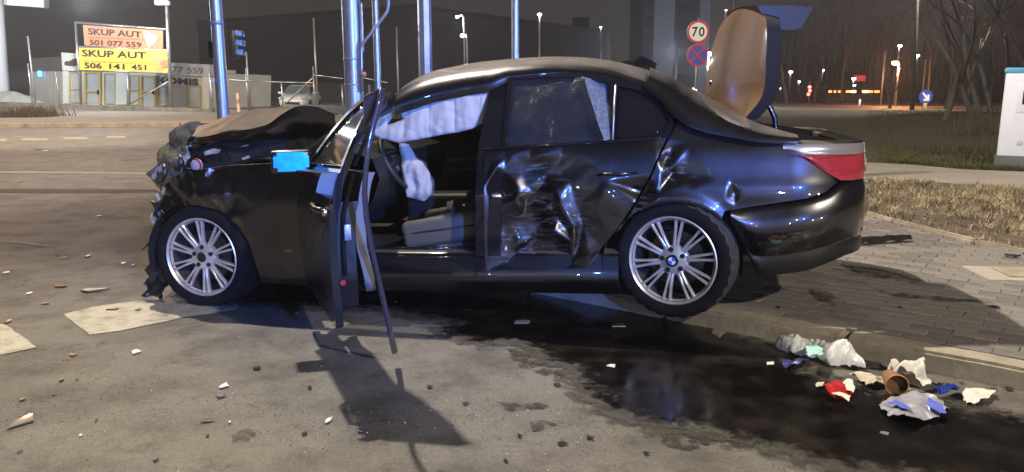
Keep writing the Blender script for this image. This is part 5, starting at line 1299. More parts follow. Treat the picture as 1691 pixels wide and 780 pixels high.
rsign(1152,91,17,'round blue no stopping sign with red cross, below the 70 sign','x')
# cabinet
YC=11.9; cl=D(1641,279,YC); zt=D(1650,113,YC).z; CR_=Matrix.Rotation(R(-31),3,'Z'); cc_=Vector((cl.x,YC,0))+CR_@Vector((.62,.22,0)); cb=empty('utility_cabinet',(cc_.x,cc_.y,.10),(0,0,R(-31))); tag(cb,'tall white utility cabinet with blue top and dark plinth beside the footway','cabinet')
CABW=mat('cabinet_pale_blue_white',(.66,.71,.86),.5,var=.05,vs=3); CABB=mat('cabinet_blue_cap',(.10,.35,.62),.4); CABG=mat('cabinet_plinth',(.10,.11,.13),.7,var=.2,vs=6)
zp=D(1637,257,YC).z-.1
bm=bmesh.new(); rbox(bm,(0,0,zp/2-.02),(1.24,.44,zp+.04),.01); obj('plinth',bm,CABG,cb,40)
bm=bmesh.new(); rbox(bm,(0,0,(zp+zt-.16)/2+.0),(1.20,.42,zt-.16-zp),.012); obj('cabinet_body',bm,CABW,cb,40)
bm=bmesh.new(); rbox(bm,(0,0,zt-.13),(1.24,.46,.08),.02); obj('roof_cap',bm,CABB,cb,40)
dx=-.62+.19; dz0=D(1663,186,YC).z-.1; dz1=D(1663,138,YC).z-.1
bm=bmesh.new(); rbox(bm,(dx+.23,-.213,(dz0+dz1)/2),(.46,.012,dz1-dz0),.004); dr=obj('cabinet_door',bm,CABW,cb,40)
bm=bmesh.new(); rbox(bm,(dx+.10,-.224,(dz0+dz1)/2+.01),(.055,.02,.20),.008); obj('handle',bm,BLACKT,dr,40)
for k in (0,1):
    bm=bmesh.new(); rbox(bm,(dx+.10+.14*k,-.215,D(1670,235,YC).z-.1),(.07,.012,.07),.006); obj('vent',bm,mat('vent_grey',(.45,.46,.48),.6),cb,40)
bm=bmesh.new(); rbox(bm,(dx+.28,-.2125,dz1+.10),(.34,.006,.06),.002); obj('rating_plate',bm,mat('plate_grey',(.55,.60,.66),.5),cb,40)
# ================================================================ FAR LEFT: fence, billboard, used car yard
TAN=mat('sandy_footway',(.20,.175,.14),.95,var=.2,vs=.5,bump=.3,bs=8); WALLC=mat('rough_plinth_concrete',(.17,.15,.125),.95,var=.45,vs=1.5,bump=.4,bs=9)
fp=[G(-300,205.5,.12),G(0,205.5,.12),G(340,203.5,.12),G(480,200,.12),G(640,197,.12)]
sheet('far_pavement',[(p.x,p.y) for p in fp]+[(20,62),(-90,72)],.12,TAN)
fk=empty('far_kerb'); tag(fk,kind='structure')
poly_stones(fp,fk,'kerb_run',6.0,.2,.3,.14,KERB)
FA=D(0,183,47); FB=D(640,197,34.5)
def fpt(px,py,off=0): return Pl(px,py,FA,FB,off)
def wallseg(bm,pxs,tops,bots,t=.25):
    n=(FB-FA).cross(Vector((0,0,1))).normalized(); n=-n if n.y<0 else n
    rows=[]
    for px,a,b in zip(pxs,tops,bots):
        p=fpt(px,a); q=Vector((p.x,p.y,.0)); rows.append([bm.verts.new(v) for v in (q,p,p+n*t,q+n*t)])
    for r,s in zip(rows,rows[1:]):
        for k in range(3): bm.faces.new((r[k],s[k],s[k+1],r[k+1]))
    bm.faces.new(rows[0]); bm.faces.new(rows[-1][::-1])
bm=bmesh.new(); px=[-120+20*i for i in range(40)]; wallseg(bm,px,[168.5+.034*(x)+.4*nv(x*.1,2) for x in px],[0]*40); fen=obj('yard_fence',bm,WALLC); tag(fen,'long wire mesh fence on a low concrete plinth across the far roadside','fence')
MESHM=mat('fence_mesh_wire',(.32,.33,.33),.5,.4,alpha=.05)
bm=bmesh.new(); poly_sheet(bm,[fpt(-100,112,.05),fpt(130,125,.05),fpt(130,172,.05),fpt(-100,166,.05)]); poly_sheet(bm,[fpt(347,132,.05),fpt(620,140,.05),fpt(620,189,.05),fpt(347,180,.05)]); tag(obj('wire_mesh',bm,MESHM,fen),kind='stuff')
for x,t,w in ((46,105,.05),(92,118,.04),(347,122,.06),(406,112,.05),(465,134,.05),(517,110,.05),(565,140,.05),(610,140,.05)):
    bm=bmesh.new(); p=fpt(x,t,.02); tube(bm,[(p.x,p.y,.1),p],w*.8,8); obj('fence_post',bm,GALV,fen,True)
for a,b in (((472,172),(517,128)),((517,124),(566,130)),((597,128),(640,137)),((347,131),(465,136)),((465,136),(517,137))):
    bm=bmesh.new(); tube(bm,[fpt(*a,.08),fpt(*b,.08)],.03,6); obj('fence_rail',bm,GALV,fen,True)
for x,t,b_,Y,lab in ((46,60,168,46,'thin tall post behind the heap at the far left'),(407,86,182,41,'thin tall post left of the parked white car'),(518,30,180,38,'thin tall mast right of the parked white car'),(655,45,150,36,'faint tall mast behind the conduit poles'),(1007,72,130,50,'thin pale post above the rear of the roof'),(1118,76,140,40,'thin pale post left of the two road signs'),(1212,0,120,60,'thin lit mast beside the top of the raised boot lid')):
    p=D(x,t,Y); bm=bmesh.new(); tube(bm,[(p.x,Y,0),(p.x,Y,p.z)],.045*Y/40,8); tag(obj('mast',bm,GALVT,smooth=True),lab,'mast','thin posts in the distance')
# plane fronted building
BA=D(45,176,51); BB=D(348,185,46.5)
def bq(name,quad,m,o0=-.05,o1=.05,par=None,plane=(BA,BB)):
    bm=bmesh.new(); f=[bm.verts.new(Pl(x,y,plane[0],plane[1],o1)) for x,y in quad]
    n=(plane[1]-plane[0]).cross(Vector((0,0,1))).normalized(); n=-n if n.y>0 else n; n.z=0
    b=[bm.verts.new(v.co+n*(o0-o1)) for v in f]; k=len(f)
    bm.faces.new(f); bm.faces.new(b[::-1])
    for i in range(k): bm.faces.new((f[i],f[(i+1)%k],b[(i+1)%k],b[i]))
    return obj(name,bm,m,par)
def rect(x0,y0,x1,y1,s=0): return [(x0,y0),(x1,y0+s),(x1,y1+s),(x0,y1)]
PGREY=mat('pale_grey_cladding',(.34,.33,.31),.7,var=.1,vs=1); PWHT=mat('white_cladding',(.70,.74,.70),.6,var=.08,vs=1); YEL=mat('yellow_frame',(.55,.41,.15),.5); PANE=mat('frosted_pane',(.50,.53,.55),.25,var=.1,vs=2); FASC=mat('brown_fascia',(.085,.075,.065),.8,var=.2,vs=1); BOARD=mat('pale_blue_board',(.52,.56,.66),.6)
yb=empty('sales_pavilion',(BA.x,BA.y,0)); tag(yb,'low white and yellow framed sales pavilion of a used car yard behind the banners','building')
def bp(name,quad,m,o0=-.05,o1=.05,par=None):
    o=bq(name,quad,m,o0,o1); o.parent=par or yb; o.matrix_parent_inverse=Matrix.Translation(-Vector(yb.location)) if par is None else Matrix.Identity(4); return o
bp('wall',[(103,112),(346,122),(346,196),(103,188)],PWHT,-6,0)
bp('side_wing',[(49,117),(103,117),(103,188),(49,186)],PGREY,-6,.02)
bp('fascia',[(49,97),(103,93),(103,117),(49,118)],FASC,-6,.10)
for k in range(9): bp('cladding_rib',rect(54+5.4*k,119,55+5.4*k,172),PGREY,.02,.07)
bp('parapet',[(103,108),(280,113),(280,119),(103,114)],PWHT,-6,.12)
bp('fascia_board',[(280,103.5),(346,107),(346,127),(280,124.5)],BOARD,-1,.2)
bp('sign_board',[(101,87),(130,89),(130,118),(103,116.5)],PWHT,-.3,.25)
def window(x0,y0,x1,y1,cross=None,m=PANE,s=0):
    w=bp('window',rect(x0,y0,x1,y1,s),m,-.02,.03)
    t=1.5
    for q in (rect(x0,y0,x0+t,y1),rect(x1-t,y0+s,x1,y1+s),rect(x0+t,y0,x1-t,y0+t,s),rect(x0+t,y1-t,x1-t,y1,s))+((rect(x0+t,cross,x1-t,cross+2,s),) if cross else ()):
        f=bq('frame',q,YEL,.03,.10); f.parent=w; f.matrix_parent_inverse=Matrix.Identity(4)
    return w
def door(x0,y0,x1,y1):
    d=bp('door',rect(x0,y0,x1,y1,1),PANE,-.02,.03)
    for q in (rect(x0,y0,x0+4,y1),rect(x1-4,y0+1,x1,y1+1),rect(x0+4,y0,x1-4,y0+3,1),rect(x0+4,150,x1-4,153)):
        f=bq('frame',q,YEL,.03,.12); f.parent=d; f.matrix_parent_inverse=Matrix.Identity(4)
    h=bq('handle',rect(x1-6,149,x1-4.4,156),BLACKT,.12,.2); h.parent=d; h.matrix_parent_inverse=Matrix.Identity(4)
door(138,118,166,171); door(230,124,257.5,175)
window(114,119,133,170,147); window(171,121,190,172); window(212,124,229,174,148); window(259,142,308,176); window(310,142,332,178)
bp('column',rect(104,118,113,171),PWHT,0,.15); bp('column',rect(191,121,209,173),PWHT,0,.15); bp('column',rect(333,124,345,181),PWHT,0,.15)
def btext(s,q,m,plane,off,bold,par,name='lettering'):
    o=text_fit(s,[Pl(x,y,plane[0],plane[1],off) for x,y in q],name,m,par,bold)
    if par is not None: o.matrix_parent_inverse=par.matrix_basis.inverted() if par.type=='EMPTY' else Matrix.Identity(4)
    return o
NAVY=mat('dark_lettering',(.03,.035,.05),.6); GREYL=mat('grey_lettering',(.18,.19,.23),.6)
btext('77 559',((284,110),(336,112.5),(336,122.5),(284,120)),GREYL,(BA,BB),.24,.01,yb)
btext('KOMIS',((260,126.5),(328,130),(328,141.5),(260,138.5)),NAVY,(BA,BB),.18,.045,yb)
bm=bmesh.new(); pts=[(106,104),(109,101),(114,101.5),(120,98),(126,96),(129,98),(129,108),(122,110),(112,109),(107,108)]; bm.faces.new([bm.verts.new(Pl(x,y,BA,BB,.27)) for x,y in pts]); o=obj('printed_picture',bm,mat('faded_picture',(.10,.075,.06),.7),yb); o.matrix_parent_inverse=yb.matrix_basis.inverted()
bm=bmesh.new(); rbox(bm,Pl(65.5,122,BA,BB,.2),(.16,.16,.34),.03); bl=obj('wall_lamp',bm,mat('blue_lamp_glass',(.1,.4,.9),.3,emit=(.05,.35,1),es=9),yb,40); bl.matrix_parent_inverse=yb.matrix_basis.inverted()
# banners on a post frame
PA=D(134,181,45); PB=D(280,187,42)
fr=empty('banner_stand',(PA.x,PA.y,0)); tag(fr,'tubular steel post frame holding the two advertising banners','frame')
def fbar(a,b,r=.06,name='frame_tube'):
    p,q=Pl(*a,PA,PB,-.05),Pl(*b,PA,PB,-.05); bm=bmesh.new(); tube(bm,[p-Vector(fr.location),q-Vector(fr.location)],r,8); return obj(name,bm,GALV,fr,True)
fbar((124.6,37.3),(135,186),.07,'post'); fbar((274,-30),(283,188),.10,'post'); fbar((210,118),(213,186),.05,'post'); fbar((124.6,37.3),(277,49)); fbar((130,77.5),(277,83)); fbar((131,116.5),(279,120.5)); fbar((215,172),(280,134),.035)
ORG=mat('orange_banner',(.60,.20,.10),.6,var=.1,vs=1); YELB=mat('yellow_banner',(.72,.52,.07),.6,var=.06,vs=1)
def banner(quad,m,lab):
    o=bq('banner',quad,m,-.01,.02,None,(PA,PB)); return tag(o,lab,'banner')
bo=banner([(137,41.5),(269,51),(269,82),(139.6,75.4)],ORG,'upper orange banner reading SKUP AUT 501 077 559')
by=banner([(130,79),(276,84),(278,119.5),(131.5,115.5)],YELB,'lower yellow banner reading SKUP AUT 506 141 451')
def z4(*q): return [(x/4.333+60,y/4.333+20) for x,y in q]
PP=(PA,PB)
btext('SKUP AUT',z4((368,113),(750,140),(750,183),(370,162)),INK,PP,.05,.022,bo); btext('501 077 559',z4((380,196),(750,216),(750,254),(380,236)),INK,PP,.05,.015,bo)
btext('SKUP AUT',z4((325,268),(785,287),(785,335),(327,318)),INK,PP,.05,.022,by)
for s,q in (('506',((342,360),(467,365),(467,405),(343,402))),('141',((520,368),(630,372),(630,411),(520,407))),('451',((677,374),(785,378),(785,416),(680,412)))): btext(s,z4(*q),INK,PP,.05,.022,by)
def prt(pts,m,off,par,name='printed_picture'):
    bm=bmesh.new(); bm.faces.new([bm.verts.new(Pl(x,y,PA,PB,off)) for x,y in z4(*pts)]); return obj(name,bm,m,par)
prt([(768,134),(800,142),(872,184),(852,216),(806,258),(780,200)],mat('pale_print',(.60,.62,.60),.6),.05,bo); prt([(810,165),(838,172),(842,205),(820,215)],mat('grey_print',(.30,.36,.36),.6),.06,bo)
prt([(808,290),(850,284),(905,300),(925,350),(900,415),(862,420),(830,372)],mat('olive_print',(.34,.30,.11),.6),.05,by); prt([(880,360),(942,338),(945,395),(905,400)],mat('brown_print',(.36,.18,.09),.6),.06,by)
for y0,par,m in ((176,bo,mat('dull_print',(.36,.14,.09),.7)),(346,by,mat('faint_print',(.48,.34,.06),.7))):
    x=372 if par is bo else 335
    k=0; rr=random.Random(3)
    while x<(748 if par is bo else 780):
        w=rr.uniform(30,90); sl=(x-370)*.04; prt([(x,y0+sl),(x+w,y0+sl+w*.04),(x+w,y0+sl+w*.04+9),(x,y0+sl+9)],m,.05,par,'small_print'); x+=w+8
# lamp on the right banner post
bm=bmesh.new(); p=Pl(268,5,PA,PB,.3); rbox(bm,p,(.7,.35,.22),.05,2); o=obj('flood_lamp',bm,mat('flood_lamp_glass',(.6,.6,.6),.3,emit=(.95,.95,1),es=.7),smooth=40); tag(o,'small white flood lamp at the top of the right banner post','flood lamp')
lamp('flood_lamp_light',(p.x+.3,p.y-4,p.z+.2),550,(.95,.97,1),.15)
# mound, pole, lit billboard at far left
bm=bmesh.new(); mc=D(18,170,49)
def md(a,b):
    an=2*math.pi*a; r=b; x=2.6*r*math.cos(an); y=1.2*r*math.sin(an); h=1.05*(1-r**1.5)*(1+.15*nv(x,y,4,1.3)); return Vector((mc.x+x,49+y,max(0,h)+.1))
grid(bm,md,40,14); bmesh.ops.remove_doubles(bm,verts=bm.verts,dist=1e-4); tag(obj('sand_heap',bm,mat('pale_sand',(.42,.42,.38),.95,var=.15,vs=1.5,bump=.3,bs=6),smooth=True),'pale sand heap behind the fence at the foot of the billboard pole','heap')
bb=empty('billboard',(D(2,150,50).x,50,0)); tag(bb,'brightly lit billboard on a thick white pole at the top left corner','billboard')
l0=Vector(bb.location); bm=bmesh.new(); tube(bm,[(0,0,0),D(2.5,145,50)-l0,D(-9,-30,50)-l0,D(-14,-120,50)-l0],[.46,.44,.40,.38],20); obj('billboard_pole',bm,mat('white_painted_steel',(.62,.64,.70),.45),bb,True)
q=[D(6,-60,49)-l0,D(75,-60,49)-l0,D(73,13,49)-l0,D(6,8,49)-l0]
bm=bmesh.new(); prism(bm,[q[0],q[1],q[2],q[3]],0.0) if False else None
f=[bm.verts.new(v) for v in q]; b=[bm.verts.new(v+Vector((0,.5,0))) for v in q]; bm.faces.new(f); bm.faces.new(b[::-1])
for i in range(4): bm.faces.new((f[i],f[(i+1)%4],b[(i+1)%4],b[i]))
obj('billboard_case',bm,mat('billboard_case_grey',(.4,.42,.42),.5),bb)
for k in range(3):
    x0,x1=12+20*k,30+20*k; bm=bmesh.new(); poly_sheet(bm,[D(x,y,48.97)-l0 for x,y in ((x0,-55),(x1,-55),(x1,9+1.2*k),(x0,7.6+1.2*k))]); obj('lit_panel',bm,mat('lit_panel_%s'%'abc'[k],(.7,.75,.72),.5,emit=(.78,.95,.88),es=1.6),bb)
def fbush():
    a=random.gauss(0,.35); p=G(45+a*55,193,.12); return (p.x,p.y+random.uniform(-1.0,1.2),.12)
tag(blades('dry_shrub',1300,fbush,.45,.02,mat('dry_stems',(.10,.07,.052),.9),.6),'low dry brown shrub in front of the fence at the far left','shrub'); 
# bollard
bp_=D(395,190,30); bo_=empty('bollard',(bp_.x,30,.12)); tag(bo_,'slim pale bollard just beyond the bonnet, right of the lamp column','bollard')
bm=bmesh.new(); tube(bm,[(0,0,0),(0,0,D(395,154,30).z-.12)],.065,12); obj('bollard_post',bm,mat('pale_bollard',(.62,.55,.46),.5),bo_,40); bm=bmesh.new(); lathe(bm,[(.067,.62),(.067,.78)],12,'Z'); obj('reflective_band',bm,mat('orange_band',(.5,.2,.1),.5),bo_,True)
# ---------------------------------------------------------------- parked cars
def small_car(loc,rz,m,lab,s=1):
    o=empty('parked_car',loc,(0,0,rz)); tag(o,lab,'car')
    ST=[(-2.05,.55,.30,.62),(-1.95,.74,.22,.74),(-1.6,.84,.2,.86),(-1.0,.87,.2,.96),(0,.88,.2,.98),(1.2,.88,.2,.98),(1.85,.84,.22,.95),(2.05,.74,.3,.85)]
    bm=bmesh.new(); rings=[]
    for y,w,z0,z1 in ST:
        ring=[]
        for k in range(20):
            a=2*math.pi*k/20; c,s_=math.cos(a),math.sin(a); f=lambda v:math.copysign(abs(v)**.5,v)
            ring.append(bm.verts.new((w*f(c),y,(z0+z1)/2+(z1-z0)/2*f(s_))))
        rings.append(ring)
    for a,b in zip(rings,rings[1:]):
        for k in range(20): bm.faces.new((a[k],a[(k+1)%20],b[(k+1)%20],b[k]))
    bm.faces.new(rings[0]); bm.faces.new(rings[-1][::-1]); obj('body',bm,m,o,50)
    bm=bmesh.new(); rr=[]
    for y,w,z in ((-1.0,.76,.93),(-.3,.62,1.40),(.2,.62,1.46),(1.0,.62,1.44),(1.8,.72,.95)):
        rr.append([bm.verts.new(q) for q in ((-w-.06,y,.92),(-w,y,z-.03),(-w*.8,y,z),(w*.8,y,z),(w,y,z-.03),(w+.06,y,.92))])
    for a,b in zip(rr,rr[1:]):
        for k in range(5): bm.faces.new((a[k],a[k+1],b[k+1],b[k]))
    obj('roof',bm,m,o,35)
    bm=bmesh.new(); grid(bm,lambda a,b:Vector(((2*a-1)*(.74-.14*b),-1.0+.68*b-.03,.955+.42*b+.02)),6,4); obj('windscreen',bm,mat('pale_windscreen',(.12,.17,.16),.08,coat=.5),o,True)
    for s_ in (1,-1):
        bm=bmesh.new(); rbox(bm,(s_*1.0,-.72,1.0),(.2,.12,.14),.04); obj('wing_mirror',bm,m,o,40)
        bm=bmesh.new(); rbox(bm,(s_*.62,-1.93,.68),(.34,.14,.16),.04); obj('headlight',bm,CLEARL,o,40)
        bm=bmesh.new(); poly_sheet(bm,[(s_*.69,-.75,.98),(s_*.645,-.28,1.36),(s_*.645,1.0,1.38),(s_*.735,1.6,.98)]); obj('side_window',bm,GLASSD,o)
        for y in (-1.3,1.3):
            bm=bmesh.new(); lathe(bm,[(.001,.0),(.31,.0),(.31,.2),(.001,.2)],20,M=Matrix.Translation((s_*.88-(.2 if s_>0 else 0),y,.31))@Matrix.Rotation(R(-90),4,'Z')@Matrix.Translation((0,0,0))); obj('wheel',bm,RUB,o,40)
    bm=bmesh.new(); rbox(bm,(0,-2.03,.42),(.9,.05,.2),.03); obj('grille',bm,BLACKT,o,40)
    return o
c=D(493,178,46); small_car((c.x,46.5,.05),R(2),mat('white_car_paint',(.74,.78,.78),.3,0,.8),'white hatchback parked facing us behind the fence, above the bonnet')
c=D(1430,166,82); small_car((c.x,82,0),R(8),mat('pale_car_paint',(.5,.5,.48),.3,0,.8),'small pale car far off near the orange street lamp')
# ================================================================ FAR BUILDINGS
HALLM=mat('grey_hall_cladding',(.042,.041,.047),.8,var=.1,vs=.2); HA=D(730,145,72); HB=D(1005,145,100); HL=HA-(HB-HA)*.12
hall=empty('warehouse',(HB.x,HB.y,0)); tag(hall,'long flat roofed warehouse in the dark beyond the car roof','building')
n=Vector((-(HB-HL).y,(HB-HL).x,0)).normalized(); hz=8.0
def hbox(name,a,b,z0,z1,dep,m,off=0):
    bm=bmesh.new(); A=HL.lerp(HB,a)-n*off; B=HL.lerp(HB,b)-n*off; ps=[A,B,B+n*dep,A+n*dep]; prism(bm,[Vector((q.x-HB.x,q.y-HB.y,z0)) for q in ps],z1-z0); return obj(name,bm,m,hall)
hbox('wall',0,1,0,hz,30,HALLM); hbox('parapet',0,1.003,hz,hz+.35,30.2,mat('hall_parapet',(.03,.03,.032),.8),.12)
for k in range(14): hbox('cladding_joint',.06+.07*k,.062+.07*k,0,hz,.0,mat('joint_dark',(.03,.03,.034),.8) if k==0 else bpy.data.materials['joint_dark'],.03)
hbox('roof_vent',.84,.858,hz+.3,hz+1.6,2,mat('vent_dark',(.02,.02,.02),.9)); 
TWM=mat('tower_dark',(.030,.030,.034),.9); TWL=mat('tower_pale_panel',(.24,.26,.31),.8,var=.08,vs=.1)
tw=empty('apartment_tower',(D(1110,145,130).x,130,0)); tag(tw,'tall apartment tower with pale stair strips and stacked balconies','building')
def tq(name,x0,x1,z0,z1,y0,y1,m):
    a=D(x0,145,130).x-tw.location.x; b=D(x1,145,130).x-tw.location.x; bm=bmesh.new(); box(bm,((a+b)/2,(y0+y1)/2,(z0+z1)/2),(b-a,y1-y0,z1-z0)); return obj(name,bm,m,tw)
tq('wall',1058,1166,0,38,0,14,TWM); tq('pale_strip',1075,1108,0,38.5,-.8,-.02,TWL); tq('pale_strip',1149,1165,0,38.5,-.8,-.02,TWL)
for k in range(13):
    z=1.5+2.8*k; b_=tq('balcony',1056,1073,z,z+1.1,-1.6,-.02,mat('balcony_front',(.045,.045,.05),.9) if k==0 else bpy.data.materials['balcony_front'])
    w_=tq('window',1115,1141,z+.6,z+2.0,-.06,-.01,GLASSD)
# distant vans / low roofs behind roof line right
bm=bmesh.new(); c=D(1052,101,34); rbox(bm,(c.x,34,c.z-.4),(1.5,1.2,.8),.25,3); o=obj('bin_lid',bm,MATTE,smooth=40); 
bm=bmesh.new(); rbox(bm,(c.x,34,(c.z-.8)/2),(1.35,1.05,c.z-.82),.05); o2=obj('bin_body',bm,mat('dark_bin',(.03,.03,.032),.7),None,40); o2.name='recycling_bin'; tag(o2,'dark dome topped recycling bin peeking over the rear of the roof','bin'); o.parent=o2
# ================================================================ FAR LAMPS AND SIGNALS
def far_lamp(px,py,Y,r,col,es,lab,cat='street lamp',grp='distant lamps',arm=0,power=0,post=True,pxb=None):
    r*=.75; es*=1.6
    h=D(px,py,Y); o=empty('street_lamp',(h.x+arm,Y,0)); tag(o,lab,cat,grp)
    l=h-Vector(o.location)
    if post:
        bm=bmesh.new(); tube(bm,[(0,0,0),(0,0,l.z-.05),(-arm*.3,0,l.z+.12),(l.x,0,l.z+.1)] if arm else [(0,.1,0),(0,.1,l.z)],max(.05,.0012*Y),8); obj('column',bm,GALVT,o,True)
    bm=bmesh.new(); rbox(bm,(l.x,0,l.z+r*.9),(r*3,r*1.8,r*.7),r*.2); obj('lamp_head',bm,BLACKT,o,40)
    bm=bmesh.new(); bmesh.ops.create_icosphere(bm,subdivisions=2,radius=r,matrix=Matrix.Translation(l)@Matrix.Diagonal((1.3,1,.9,1))); obj('lamp_glass',bm,mat('lamp_glass_glow',(.8,.8,.8),.4,emit=col,es=es),o,True)
    if power: lamp('street_lamp_light',(h.x,Y-.25,h.z-.5),power,col,.2)
WHL=(.92,.95,1); ORL=(1,.36,.10); PKL=(1,.55,.42)
far_lamp(755,28,60,.13,WHL,22,'white street lamp on a curved arm above the middle of the car roof',arm=.5,power=500)
far_lamp(765,59,66,.26,WHL,10,'cluster of white flood lamps below the curved street lamp',arm=.3)
far_lamp(891,24,68,.17,WHL,25,'single white lamp glowing over the warehouse roof')
far_lamp(992,45,90,.12,WHL,16,'small white lamp at the right end of the warehouse')
far_lamp(1171,89,55,.21,WHL,40,'dazzling white lamp touching the boot lid beside the no stopping sign',power=2200)
far_lamp(1199,17,60,.10,PKL,3,'dim lamp head near the top of the boot lid')
far_lamp(1306,119,80,.20,PKL,14,'pinkish lamp nearest the boot lid on the right')
far_lamp(1359,116,85,.20,PKL,14,'pinkish lamp right of the red signal')
far_lamp(1320,135,80,.13,WHL,14,'small white lamp left of the red signal')
far_lamp(1289,146,80,.08,WHL,8,'tiny white lamp just right of the boot hinge')
far_lamp(1410,130,75,.19,WHL,14,'white lamp beside the small red shop sign')
far_lamp(1411,141,75,.14,WHL,12,'white lamp under the one beside the red shop sign')
far_lamp(1478,104,57,.24,ORL,30,'glowing orange sodium lamp on its own column',arm=.30,power=2600)
far_lamp(1486,76,70,.18,WHL,14,'white lamp above the orange sodium lamp')
far_lamp(1515,92,70,.18,WHL,14,'white lamp right of the orange sodium lamp')
ts=empty('traffic_signal',(D(1337,160,70).x,70,0)); tag(ts,'distant traffic signal showing red lights','traffic signal')
bm=bmesh.new(); tube(bm,[(0,.15,0),(0,.15,1.9)],.06,8); obj('post',bm,GALVT,ts,True)
bm=bmesh.new(); a=D(1337,140,70).z; b_=D(1337,159,70).z; rbox(bm,(0,.1,(a+b_)/2),(.36,.2,a-b_+.1),.05); obj('signal_head',bm,BLACKT,ts,40)
for px,py in ((1337,144),(1337.5,150),(1335,156)):
    bm=bmesh.new(); bmesh.ops.create_icosphere(bm,subdivisions=2,radius=.14,matrix=Matrix.Translation(D(px,py,69.9)-Vector(ts.location))); obj('red_lamp',bm,mat('red_lamp_glow',(.8,.1,.05),.4,emit=(1,.10,.07),es=9),ts,True)
sh=empty('lit_shelter',(D(1412,160,69).x,69,0)); tag(sh,'long low shelter with a row of orange lit openings in the distance','shelter')
x0=D(1368,150,69).x-sh.location.x; x1=D(1456,150,69).x-sh.location.x; zz=D(1412,151.5,69).z
bm=bmesh.new(); box(bm,((x0+x1)/2,1,zz/2-.3),(x1-x0,1.5,zz)); obj('wall',bm,TWM,sh)
bm=bmesh.new(); box(bm,((x0+x1)/2,.8,zz+.35),(x1-x0+.4,2.2,.15)); obj('roof',bm,TWM,sh)
OG=mat('orange_lit_opening',(.8,.4,.2),.5,emit=(1,.25,.06),es=3.2); OG2=mat('bright_orange_opening',(.8,.4,.2),.5,emit=(1,.42,.12),es=8)
for a,b,m in ((1370,1375,OG),(1379,1382,OG),(1386,1391,OG),(1399,1406,OG),(1406,1415,OG2),(1426,1436,OG2),(1436,1443,OG),(1446,1454,OG)):
    bm=bmesh.new(); u=D(a,150,69).x-sh.location.x; v=D(b,150,69).x-sh.location.x; box(bm,((u+v)/2,.2,zz),(v-u,.1,.20)); obj('lit_opening',bm,m,sh)
bm=bmesh.new(); p=D(1420,129.5,76); box(bm,p,(1.1,.1,.55)); tag(obj('shop_sign',bm,mat('red_sign_glow',(.5,.05,.05),.5,emit=(.8,.06,.06),es=.55)),'small dim red illuminated sign beside the distant white lamps','sign')
p=D(1506,182,46); dp=empty('utility_pole',(p.x,46,0)); tag(dp,'dark tall utility pole right of the orange sodium lamp','pole'); bm=bmesh.new(); tube(bm,[(0,0,0),D(1512,60,46)-Vector((p.x,46,0)),D(1516,-40,46)-Vector((p.x,46,0))],[.13,.11,.09],10); obj('pole_shaft',bm,mat('dark_timber',(.05,.045,.04),.9),dp,True)
for x,t,b_,Y,lab in ((1462,85,176,62,'thin grey post left of the orange sodium lamp'),(1529,98,160,64,'thin post above the round blue sign')):
    p=D(x,t,Y); bm=bmesh.new(); tube(bm,[(p.x,Y,0),(p.x,Y,p.z)],.07,8); tag(obj('mast',bm,GALVT,smooth=True),lab,'mast','thin posts in the distance')
p=D(1529,160,48); ks=empty('keep_right_sign',(p.x,48,0)); tag(ks,'small round blue arrow sign on a yellow bollard far right','road sign')
bm=bmesh.new(); lathe(bm,[(.001,0),(.42,0),(.42,.04),(.001,.04)],28,M=Matrix.Translation((0,0,p.z))); obj('sign_face',bm,BLE,ks,30)
bm=bmesh.new(); bm.faces.new([bm.verts.new((x,-.01,p.z+z)) for x,z in ((-.25,.2),(-.17,.28),(.08,.02),(.08,.14),(.22,.14),(.22,-.25),(-.14,-.25),(-.14,-.12),(-.0,-.12))]); obj('arrow',bm,WHE,ks)
bm=bmesh.new(); rbox(bm,(0,.02,(p.z-.42)/2+.02),(.2,.12,p.z-.40),.02); obj('bollard_base',bm,YEL,ks,40)
p=D(1419,178,50); bm=bmesh.new(); tube(bm,[(p.x,50,0),(p.x,50,.62)],.06,8); tag(obj('marker_post',bm,WHE,smooth=True),'short white marker post at the edge of the far road','post')
# ================================================================ TREES
BARK=mat('pale_grey_bark',(.10,.097,.094),.9,var=.3,vs=6,bump=.4,bs=20); BARKD=mat('dark_twigs',(.060,.052,.046),.95,var=.3,vs=3)
def tree(base,h,seed,lab,lean=(0,0),r0=.12,depth=5,m=BARK,grp='bare trees on the right',stems=None,sp=.75):
    rnd=random.Random(seed); T=empty('bare_tree',base); tag(T,lab,'tree',grp)
    base=Vector(base); bt=bmesh.new(); bc=bmesh.new()
    def grow(p,d,l,r,lev):
        pts=[p]; rs=[r]; n=4 if lev<2 else 3
        r=max(r,base.y*.00021)
        for i in range(n):
            d=(d+Vector((rnd.gauss(0,.13),rnd.gauss(0,.13),rnd.gauss(0,.08)+.03))).normalized(); p=p+d*l/n; pts.append(p); rs.append(r*(1-.42*(i+1)/n))
        tube(bt if lev<1 else bc,pts,rs,7 if lev<1 else (5 if lev<3 else 3),lev<1)
        if lev>=depth: return
        k=rnd.randint(2,3) if lev<1 else rnd.randint(2,4)
        for _ in range(k):
            t=rnd.uniform(.35,1); i=min(n,max(1,int(t*n+.5))); a=rnd.uniform(0,6.283); q=d.orthogonal().normalized(); q=Matrix.Rotation(a,3,d)@q
            grow(pts[i],(d+q*rnd.uniform(.4,sp+.25)+Vector((0,0,.12))).normalized(),l*rnd.uniform(.55,.8),rs[i]*rnd.uniform(.5,.72),lev+1)
    for s in (stems or [(lean[0],lean[1])]):
        grow(Vector((s[2] if len(s)>2 else 0,0,-.1)),Vector((s[0],s[1],1)).normalized(),h*.42,r0,0)
    obj('trunk',bt,m,T,True); obj('crown',bc,m if r0>.1 and depth<5 else BARKD,T,True)
    return T
